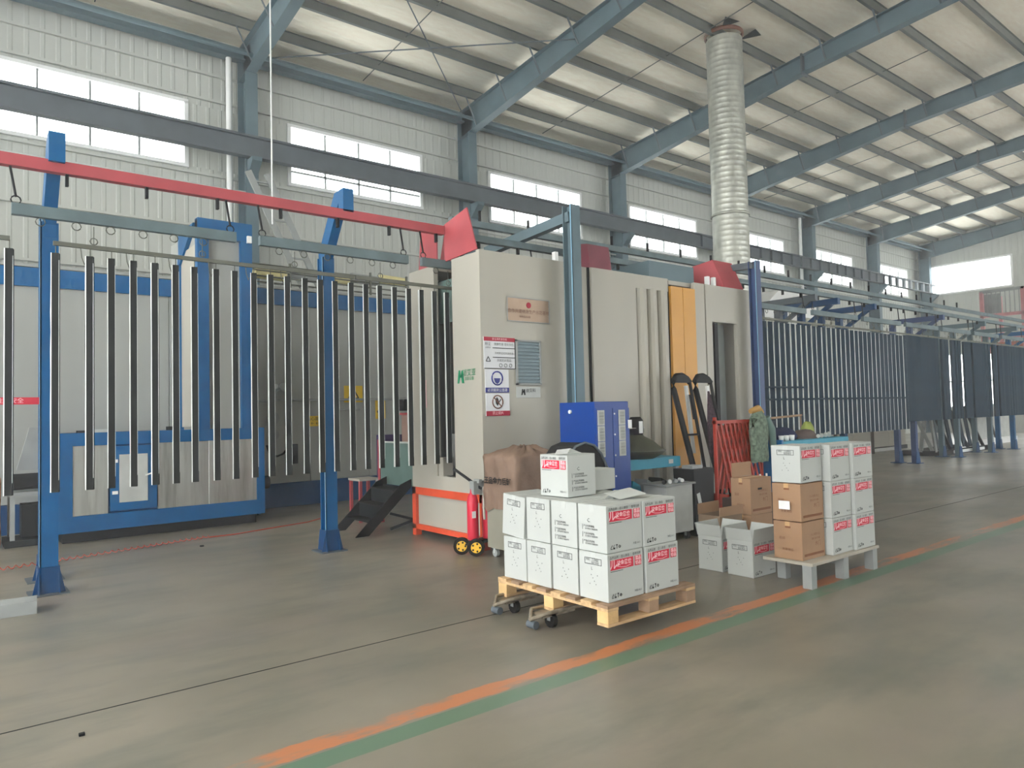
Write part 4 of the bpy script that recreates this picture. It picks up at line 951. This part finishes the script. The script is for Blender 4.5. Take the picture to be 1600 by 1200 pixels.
part('flap', MB().beam((6.05, 4.35, .46), (6.43, 4.34, .46), .005, .09), CARTB, ob); part('flap', MB().beam((6.05, 4.61, .47), (6.43, 4.63, .47), .005, .11), CARTD, ob)
ft = thing('carton_top_flap', 'raised brown flap on the brown carton with hand hole', 'cardboard flap', (7.05, 4.82, .63))
part('board', MB().beam((6.58, 4.56, .83), (6.94, 4.565, .83), .005, .15), CARTB, ft); 
part('hand_hole', MB().box(6.70, 6.77, 4.328, 4.331, .63, .65), DARK, ft)

# draped machine
dm = thing('draped_bin', 'grey-green bin on castors draped with a brown kraft cover in front of the booth', 'bin', (4.8, 5.85, 0))
part('bin', MB().box(4.50, 5.12, 5.62, 6.12, .10, .62), GREYB, dm)
w_, f_ = MB(), MB()
for x, y in ((4.56, 5.68), (5.06, 5.68), (4.56, 6.06), (5.06, 6.06)): caster(w_, f_, x, y, .04)
part('castor', w_, GREY, dm); part('castor_fork', f_, LGREY, dm)
import bmesh
def drape():
    m = MB(); N_ = 44; rings = []
    for zi, (z, s) in enumerate(((.50, .018), (.60, .02), (.68, .024), (.76, .018), (.84, .026), (.92, .02), (1.0, .03), (1.04, .02))):
        ring = []
        for k in range(N_):
            t = k/N_*4; sd = int(t); f_ = t-sd
            c = [(4.48, 5.60), (5.14, 5.60), (5.14, 6.14), (4.48, 6.14)]
            a, b = c[sd], c[(sd+1) % 4]
            x, y = a[0]+(b[0]-a[0])*f_, a[1]+(b[1]-a[1])*f_
            nx, ny = ((0, -1), (1, 0), (0, 1), (-1, 0))[sd]
            o = s*math.sin(k*1.7+zi*1.1)*.6+random.uniform(-.006, .006)
            ring.append((x+nx*o, y+ny*o, z+(random.uniform(-.03, .02) if zi == 0 else 0)))
        rings.append(ring)
    # rumpled top
    for s_, dz in ((.97, .03), (.7, .06), (.35, .11), (.05, .10)):
        cx_, cy_ = 4.81, 5.87
        rings.append([(cx_+(p[0]-cx_)*s_, cy_+(p[1]-cy_)*s_, 1.03+dz+random.uniform(-.022, .022)) for p in rings[7]])
    vs = [v for r in rings for v in r]; fs = []
    for i in range(len(rings)-1):
        for k in range(N_): fs.append((i*N_+k, i*N_+(k+1) % N_, (i+1)*N_+(k+1) % N_, (i+1)*N_+k))
    m.add(vs, fs, 0, True); m.add(rings[-1], [tuple(range(N_))], 0, True); return m
o = part('cover', drape(), KRAFT, dm, 'crumpled brown kraft cover'); 
m = MB(); q = MB(); put(q, text_mb('王品金力后缸', .075, bold=.002), T((0, 0, 0))); put(m, q, T((4.442, 5.86, .80)) @ FACEX); part('lettering', m, BLACK, dm)
hm = thing('black_hood', 'black domed machine hood between the draped bin and the blue cabinet', 'machine', (4.7, 4.95, 0))
m = MB(); pr = [(4.82, 0.0), (4.82, .95), (4.86, 1.05), (4.94, 1.13), (5.06, 1.16), (5.18, 1.13), (5.27, 1.05), (5.34, .93), (5.42, .80), (5.42, 0)]
pr = [(a-.42, z*1.04) for a, z in pr]; m.prism(pr, 4.78, 5.12, 'y'); bev(part('hood', m, BLACK, hm), .02, 2)
part('rim', MB().tube([(a, 4.775, z) for a, z in pr[1:-1]], .012, 6), STEELD, hm)

# fire extinguisher trolley
fx = thing('wheeled_extinguisher', 'red wheeled fire extinguisher with black lever and yellow rimmed wheels', 'fire extinguisher', (4.5, 6.35, 0))
for (x, y) in ((4.44, 6.30), (4.62, 6.28)):
    part('cylinder', MB().lathe((x, y, .16), [(0, 0), (.058, 0), (.062, .03), (.062, .40), (.05, .46), (.025, .50), (.02, .54), (0, .54)], 16), REDX, fx)
def wheel(mb_t, mb_r, c, r, w_, ax):
    ax = Vector(ax).normalized(); c = Vector(c)
    mb_t.rod(c-ax*w_/2, c+ax*w_/2, r, 20); mb_r.rod(c-ax*(w_/2+.004), c+ax*(w_/2+.004), r*.62, 16)
for c in ((4.42, 6.22, .11), (4.36, 6.40, .11)):
    a, b = MB(), MB(); wheel(a, b, (c[0], c[1], .092), .09, .045, (-.62, -.78, 0)); w0 = part('wheel', a, RUB, fx); part('rim', b, YRIM, w0)
    h_ = MB(); ax = Vector((-.62, -.78, 0)).normalized(); sd = Vector((.78, -.62, 0))
    for k in range(5):
        an = k*2*math.pi/5; pp = Vector((c[0], c[1], .092))+ax*.026+sd*.04*math.cos(an)+Vector((0, 0, 1))*.04*math.sin(an); h_.rod(pp, pp+ax*.002, .011, 8)
    part('rim_hole', h_, RUB, w0)
part('lever', MB().beam((4.34, 6.5, .91), (4.50, 6.22, .70), .02, .025), BLACK, fx)
part('valve', MB().box(4.42, 4.62, 6.24, 6.32, .64, .78).box(4.46, 4.5, 6.2, 6.3, .76, .8), GREY, fx)
part('hose', MB().tube([(4.52, 6.2, .72), (4.50, 6.18, .5), (4.50, 6.17, .38)], .014, 8), CREAM, fx)
part('label', MB().box(4.375, 4.42, 6.215, 6.22, .40, .47), WHT, fx)
part('axle', MB().rod((4.36, 6.42, .11), (4.44, 6.2, .11), .012), BLACK, fx)
part('frame', MB().beam((4.5, 6.35, .14), (4.5, 6.4, .75), .02, .02).box(4.4, 4.66, 6.24, 6.38, .12, .155), BLACK, fx)

# blue electrical cabinet
ec = thing('electrical_cabinet', 'bright blue upright cabinet with six white notice sheets in front of the booth', 'cabinet', (5.57, 5.55, 0))
bev(part('body', MB().box(5.32, 5.84, 5.32, 5.86, .03, 1.59), CABB, ec), .006)
part('door', MB().box(5.33, 5.57, 5.305, 5.32, .1, 1.52), CABB, ec); part('door', MB().box(5.58, 5.83, 5.305, 5.32, .1, 1.52), CABB, ec)
part('plinth', MB().box(5.34, 5.82, 5.34, 5.84, 0, .03), BLACK, ec)
part('vent_knob', MB().rod((5.30, 5.68, 1.49), (5.32, 5.68, 1.49), .02, 12), WHT, ec)
for c_, x in enumerate((5.345, 5.66)):
    for k in range(3):
        z = 1.50-.165*k
        sh = part('notice_sheet', MB().box(x, x+.10, 5.298, 5.303, z-.16, z), LGREY, ec)
        q = MB(); 
        for j in range(3): put(q, text_mb('设备巡检', .032), T((x+.03+.022*j, 5.2965, z-.08)) @ Matrix.Rotation(math.pi/2, 4, 'Y'))
        part('print', q, INKG, sh)
for k in range(4): part('lock', MB().rod((5.60, 5.30, 1.46-.22*k), (5.60, 5.305, 1.46-.22*k), .01, 8), WHT, ec)
solo('paper_tag', MB().box(5.80, 5.86, 5.296, 5.299, 1.30, 1.39), WHT, 'small white paper tag hanging on the right edge of the blue cabinet', 'tag')

# powder hopper with conical cover on teal bench
tb2 = thing('teal_bench', 'teal steel bench beside the blue cabinet', 'bench', (6.62, 5.8, 0))
part('top', MB().box(6.15, 7.08, 5.64, 6.0, .89, .92).box(6.15, 7.08, 5.63, 5.64, .80, .92), TEALP, tb2)
for x, y in ((6.18, 5.67), (7.04, 5.67), (6.18, 5.97), (7.04, 5.97)): part('leg', MB().box(x-.025, x+.025, y-.025, y+.025, 0, .89), LGREY, tb2)
part('shelf', MB().box(6.2, 7.0, 5.67, 5.97, .45, .47), GREY, tb2)
part('plate', MB().box(6.86, 6.94, 5.625, 5.63, .84, .89), LGREY, tb2)
pc = thing('covered_hopper', 'dark olive conical covered hopper with white tag on the teal bench', 'hopper', (6.38, 5.78, .92))
part('cone', MB().lathe((6.46, 5.78, .92), [(0, 0), (.20, .0), (.30, .05), (.34, .09), (.31, .11), (.2, .21), (.1, .26), (.08, .28), (0, .28)], 20), OLIV, pc)
part('rim_wire', MB().ring((6.46, 5.78, 1.015), .34, .008, 'z', 24), RODM, pc)
part('pump', MB().lathe((6.46, 5.78, 1.19), [(0, 0), (.08, 0), (.095, .05), (.09, .18), (.06, .22), (0, .22)], 12), BLACK, pc)
part('tag', MB().box(6.40, 6.46, 5.67, 5.677, 1.22, 1.36), WHT, pc)
part('wire', MB().rod((6.22, 5.72, 1.28), (6.54, 5.72, 1.28), .006), LGREY, pc)
for i, (x, z, c_) in enumerate(((6.25, .47, TEALP), (6.5, .47, GREY), (6.75, .47, DARK))):
    solo('bench_tool', MB().prism([(x, z), (x+.2, z), (x+.17, z+.14), (x+.05, z+.2)], 5.7, 5.9, 'y'), c_, '%s workshop item from the left on the shelf of the teal bench' % ORD[i], 'tool')
wc = thing('castor_cart', 'small pale grey cart on castors right of the pallet stack', 'cart', (6.57, 5.4, 0))
part('body', MB().box(6.34, 6.80, 5.25, 5.58, .1, .63), LGREY, wc)
part('top', MB().box(6.31, 6.83, 5.22, 5.6, .63, .65), GREY, wc)
w_, f_ = MB(), MB()
for x, y in ((6.40, 5.3), (6.74, 5.3), (6.40, 5.53), (6.74, 5.53)): caster(w_, f_, x, y, .04)
part('castor', w_, RUB, wc); part('castor_fork', f_, GREY, wc)
for i in range(4):
    solo('cart_tool', MB().rod((6.36+.11*i, 5.3, .672), (6.43+.11*i, 5.34+.02*i, .672), .022, 8), [BLACK, WHT, GREY, WHT][i], '%s small tool from the left on top of the pale cart' % ORD[i], 'tool')

# two leaning hand trucks and powder unit
for i, (x, lab) in enumerate(((7.52, 'left of two tall black sack trucks leaning against the yellow door'), (7.98, 'right of two tall black sack trucks leaning by the booth doorway'))):
    t = thing('sack_truck', lab, 'hand truck', (x, 5.95, 0))
    part('frame', MB().tube([(x+.18, 5.75, .12), (x+.0, 6.05, 1.75), (x+.03, 6.08, 1.86), (x+.12, 6.1, 1.93), (x+.24, 6.1, 1.94), (x+.34, 6.1, 1.90), (x+.38, 6.08, 1.84)], .038, 8).tube([(x+.40, 5.8, .12), (x+.38, 6.08, 1.84)], .022, 8), BLACK, t)
    part('hood', MB().prism([(x+.02, 1.84), (x+.36, 1.84), (x+.32, 1.92), (x+.2, 1.95), (x+.08, 1.93)], 6.06, 6.1, 'y'), BLACK, t)
    part('upright', MB().beam((x+.31, 6.0, .9), (x+.28, 6.07, 1.80), .05, .03), LGREY if i == 0 else WHT, t)
    part('slot', MB().beam((x+.305, 5.98, 1.35), (x+.30, 6.03, 1.68), .022, .01), DARK, t)
    part('crossbar', MB().rod((x+.10, 5.95, 1.15), (x+.36, 5.95, 1.15), .014).rod((x+.16, 5.84, .55), (x+.4, 5.86, .55), .014), BLACK, t)
    part('toe_plate', MB().box(x+.14, x+.44, 5.55, 5.8, .02, .035), BLACK, t)
    a = MB(); a.rod((x+.12, 5.82, .1), (x+.16, 5.82, .1), .1, 14).rod((x+.42, 5.86, .1), (x+.46, 5.86, .1), .1, 14); part('wheel', a, RUB, t)
dc = solo('plaid_cloth', MB().prism([(8.02, .85), (8.22, .85), (8.18, 1.3), (8.02, 1.72), (7.99, 1.3)], 5.86, 5.89, 'y'), mat('dark_striped_cloth', (66, 52, 60), .8, 0, .6, 40), 'dark striped cloth hanging on the right sack truck', 'cloth')
bp = thing('black_bin', 'tall black plastic bin with a white barcode strip beside the pale cart', 'bin', (7.1, 5.45, 0))
part('body', MB().prism([(6.93, 0.0), (7.26, .0), (7.29, .78), (6.90, .78)], 5.3, 5.6, 'y'), BLACK, bp)
part('strip', MB().beam((6.97, 5.296, .50), (7.02, 5.296, .30), .003, .06), LGREY, bp)
part('vent', MB().box(6.94, 7.14, 5.35, 5.5, .78, .82), GREY, bp)
sb = thing('lattice_barrier', 'red folding lattice barrier standing behind the brown cartons', 'barrier', (7.8, 5.2, 0))
for k in range(9):
    x = 7.37+.09*k
    part('lattice_bar', MB().beam((x, 5.32, .45), (x+.26, 5.32, 1.30), .012, .03), MESHR, sb); part('lattice_bar', MB().beam((x+.26, 5.30, .45), (x, 5.30, 1.30), .012, .03), MESHR, sb)
part('top_rail', MB().box(7.34, 8.32, 5.28, 5.34, 1.30, 1.34), MESHR, sb); part('end_post', MB().box(7.34, 7.365, 5.29, 5.33, .0, 1.38), MESHR, sb); part('end_post', MB().box(8.30, 8.325, 5.29, 5.33, 0, 1.38), MESHR, sb)
part('infill', MB().box(7.45, 8.15, 5.345, 5.355, .5, 1.28), mat('red_sheet', (150, 72, 58), .7, 0, .3, 6), sb)
for k in range(4): part('foot', MB().box(7.4+.27*k, 7.44+.27*k, 5.2, 5.42, 0, .45 if k in (0, 3) else .1), MESHR, sb)
cj = thing('camouflage_jacket', 'grey-green camouflage jacket hanging over the lattice barrier', 'jacket', (8.1, 5.2, .75))
m = MB(); rings = []
for z, hw, d in ((.80, .17, .05), (.86, .18, .06), (1.0, .165, .07), (1.15, .17, .08), (1.28, .18, .08), (1.36, .15, .07), (1.42, .09, .05), (1.45, .03, .03)):
    rings.append([(8.14+hw*math.cos(a*math.pi/9)+random.uniform(-.008, .008), 5.22+d*math.sin(a*math.pi/9)+random.uniform(-.008, .008), z+random.uniform(-.01, .01)) for a in range(18)])
m.add([v for r in rings for v in r], [(i*18+k, i*18+(k+1) % 18, (i+1)*18+(k+1) % 18, (i+1)*18+k) for i in range(7) for k in range(18)], 0, True); part('body', m, CAMO, cj)
part('sleeve', MB().tube([(8.0, 5.2, 1.34), (7.93, 5.17, 1.2), (7.92, 5.16, 1.02)], [.05, .05, .04], 10), CAMO, cj); part('sleeve', MB().tube([(8.28, 5.2, 1.36), (8.36, 5.18, 1.2), (8.38, 5.17, .98)], [.05, .055, .04], 10), TEALG, cj)
part('hood', MB().tube([(8.0, 5.24, 1.44), (8.14, 5.22, 1.47), (8.26, 5.24, 1.42)], [.03, .05, .03], 10), mat('tan_lining', (176, 138, 78), .8), cj)
for i, (x, c_) in enumerate(((7.98, WHT), (8.12, WHT), (7.5, PINK), (7.65, WHT))):
    solo('white_bottle', MB().lathe((x, 5.12, .42), [(0, 0), (.03, 0), (.03, .16), (.012, .2), (.012, .24), (0, .24)], 10), c_, '%s pale bottle from the nearest jacket sleeve, hanging at the lattice barrier' % ORD[i], 'bottle')
solo('barrier_crate', MB().box(7.35, 8.2, 5.0, 5.24, 0, .42), mat('dark_crate', (70, 56, 50), .8), 'dark low crate in front of the lattice barrier', 'crate')
gb = thing('plastic_bag', 'translucent grey plastic bag hanging above the open brown carton', 'bag', (7.15, 4.78, .46))
part('bag', MB().lathe((7.15, 4.78, .46), [(0, 0), (.07, .01), (.085, .08), (.08, .2), (.05, .28), (.03, .34), (0, .34)], 14), PLAST, gb)
part('cap', MB().lathe((7.15, 4.78, .80), [(0, 0), (.035, 0), (.035, .03), (0, .03)], 10), WHT, gb)
solo('bag_stand', MB().box(7.07, 7.23, 4.7, 4.86, 0, .46), DARK, 'dark block under the grey plastic bag', 'block')

# blue worktable behind the right stack with cloth and tools
wt = thing('blue_worktable', 'blue worktable loaded with cloth behind the right carton stack', 'table', (9.2, 5.3, 0))
part('top', MB().box(8.5, 10.2, 5.1, 5.8, .98, 1.04), TEALP, wt); part('end_panel', MB().box(8.46, 8.5, 5.1, 5.8, .0, 1.06), BLUE, wt)
for x, y in ((8.6, 5.15), (10.15, 5.15), (10.15, 5.75)): part('leg', MB().box(x-.03, x+.03, y-.03, y+.03, 0, .98), BLUE2, wt)
def heap(name, cx_, cy_, z, rx, ry, h, m_, lab, cat):
    m = MB(); rr = []
    for s_, zz in ((1, 0), (1.02, .3), (.85, .7), (.5, .95), (.05, 1)):
        rr.append([(cx_+rx*s_*math.cos(a*math.pi/8)*(1+random.uniform(-.1, .1)), cy_+ry*s_*math.sin(a*math.pi/8)*(1+random.uniform(-.1, .1)), z+h*zz*(1+(random.uniform(-.15, .1) if zz else 0))) for a in range(16)])
    m.add([v for r in rr for v in r], [(i*16+k, i*16+(k+1) % 16, (i+1)*16+(k+1) % 16, (i+1)*16+k) for i in range(4) for k in range(16)], 0, True); m.add(rr[0], [tuple(range(16))[::-1]]); m.add(rr[-1], [tuple(range(16))])
    return solo(name, m, m_, lab, cat)
heap('navy_cloth', 8.95, 5.4, 1.04, .28, .16, .16, DBLUE, 'crumpled navy cloth on the blue worktable', 'cloth')
heap('brown_cloth', 9.45, 5.35, 1.04, .25, .14, .12, mat('brown_rag', (92, 80, 76), .85), 'crumpled brown rag on the blue worktable', 'cloth')
heap('lime_cloth', 9.72, 5.45, 1.04, .11, .09, .22, LIME, 'yellow-green cloth heaped on the blue worktable', 'cloth')
for i in range(3): solo('white_cup', MB().lathe((8.62+.13*i, 5.2, 1.04), [(0, 0), (.03, 0), (.035, .07), (0, .07)], 10), WHT, '%s white cup from the left on the blue worktable' % ORD[i], 'cup')
for i in range(4): solo('silver_fitting', MB().rod((9.55+.1*i, 5.2, 1.07), (9.63+.1*i, 5.24, 1.07+.01*i), .026, 8), LGREY, '%s silver fitting from the left on the blue worktable' % ORD[i], 'fitting')
solo('wooden_pole', MB().rod((8.45, 5.5, 1.32), (9.75, 5.55, 1.36), .016, 8).rod((8.47, 5.5, 1.04), (8.47, 5.5, 1.33), .012, 6).rod((9.73, 5.55, 1.04), (9.73, 5.55, 1.36), .012, 6), WOODG, 'thin wooden rail propped above the blue worktable', 'rail')
# thin dust haze filling the hall
hz = MB().box(X0-3, X1+1, Y0-2.5, YW+1, -.4, 12.5)
hm_ = bpy.data.materials.new('dust_haze'); hm_.use_nodes = True; hn = hm_.node_tree; hn.nodes.clear()
ho = hn.nodes.new('ShaderNodeOutputMaterial'); hv = hn.nodes.new('ShaderNodeVolumeScatter'); hv.inputs['Density'].default_value = HAZE; hv.inputs['Color'].default_value = (.93, .97, 1, 1); hv.inputs['Anisotropy'].default_value = .3
hn.links.new(hv.outputs[0], ho.inputs['Volume'])
if HAZE: solo('dust_haze', hz, hm_, 'thin pale dust haze filling the whole hall', 'haze', kind='stuff')
# drop unplaced carton prototypes
for k, o in P.items():
    if k not in used:
        for c_ in list(o.children): bpy.data.objects.remove(c_)
        bpy.data.objects.remove(o)
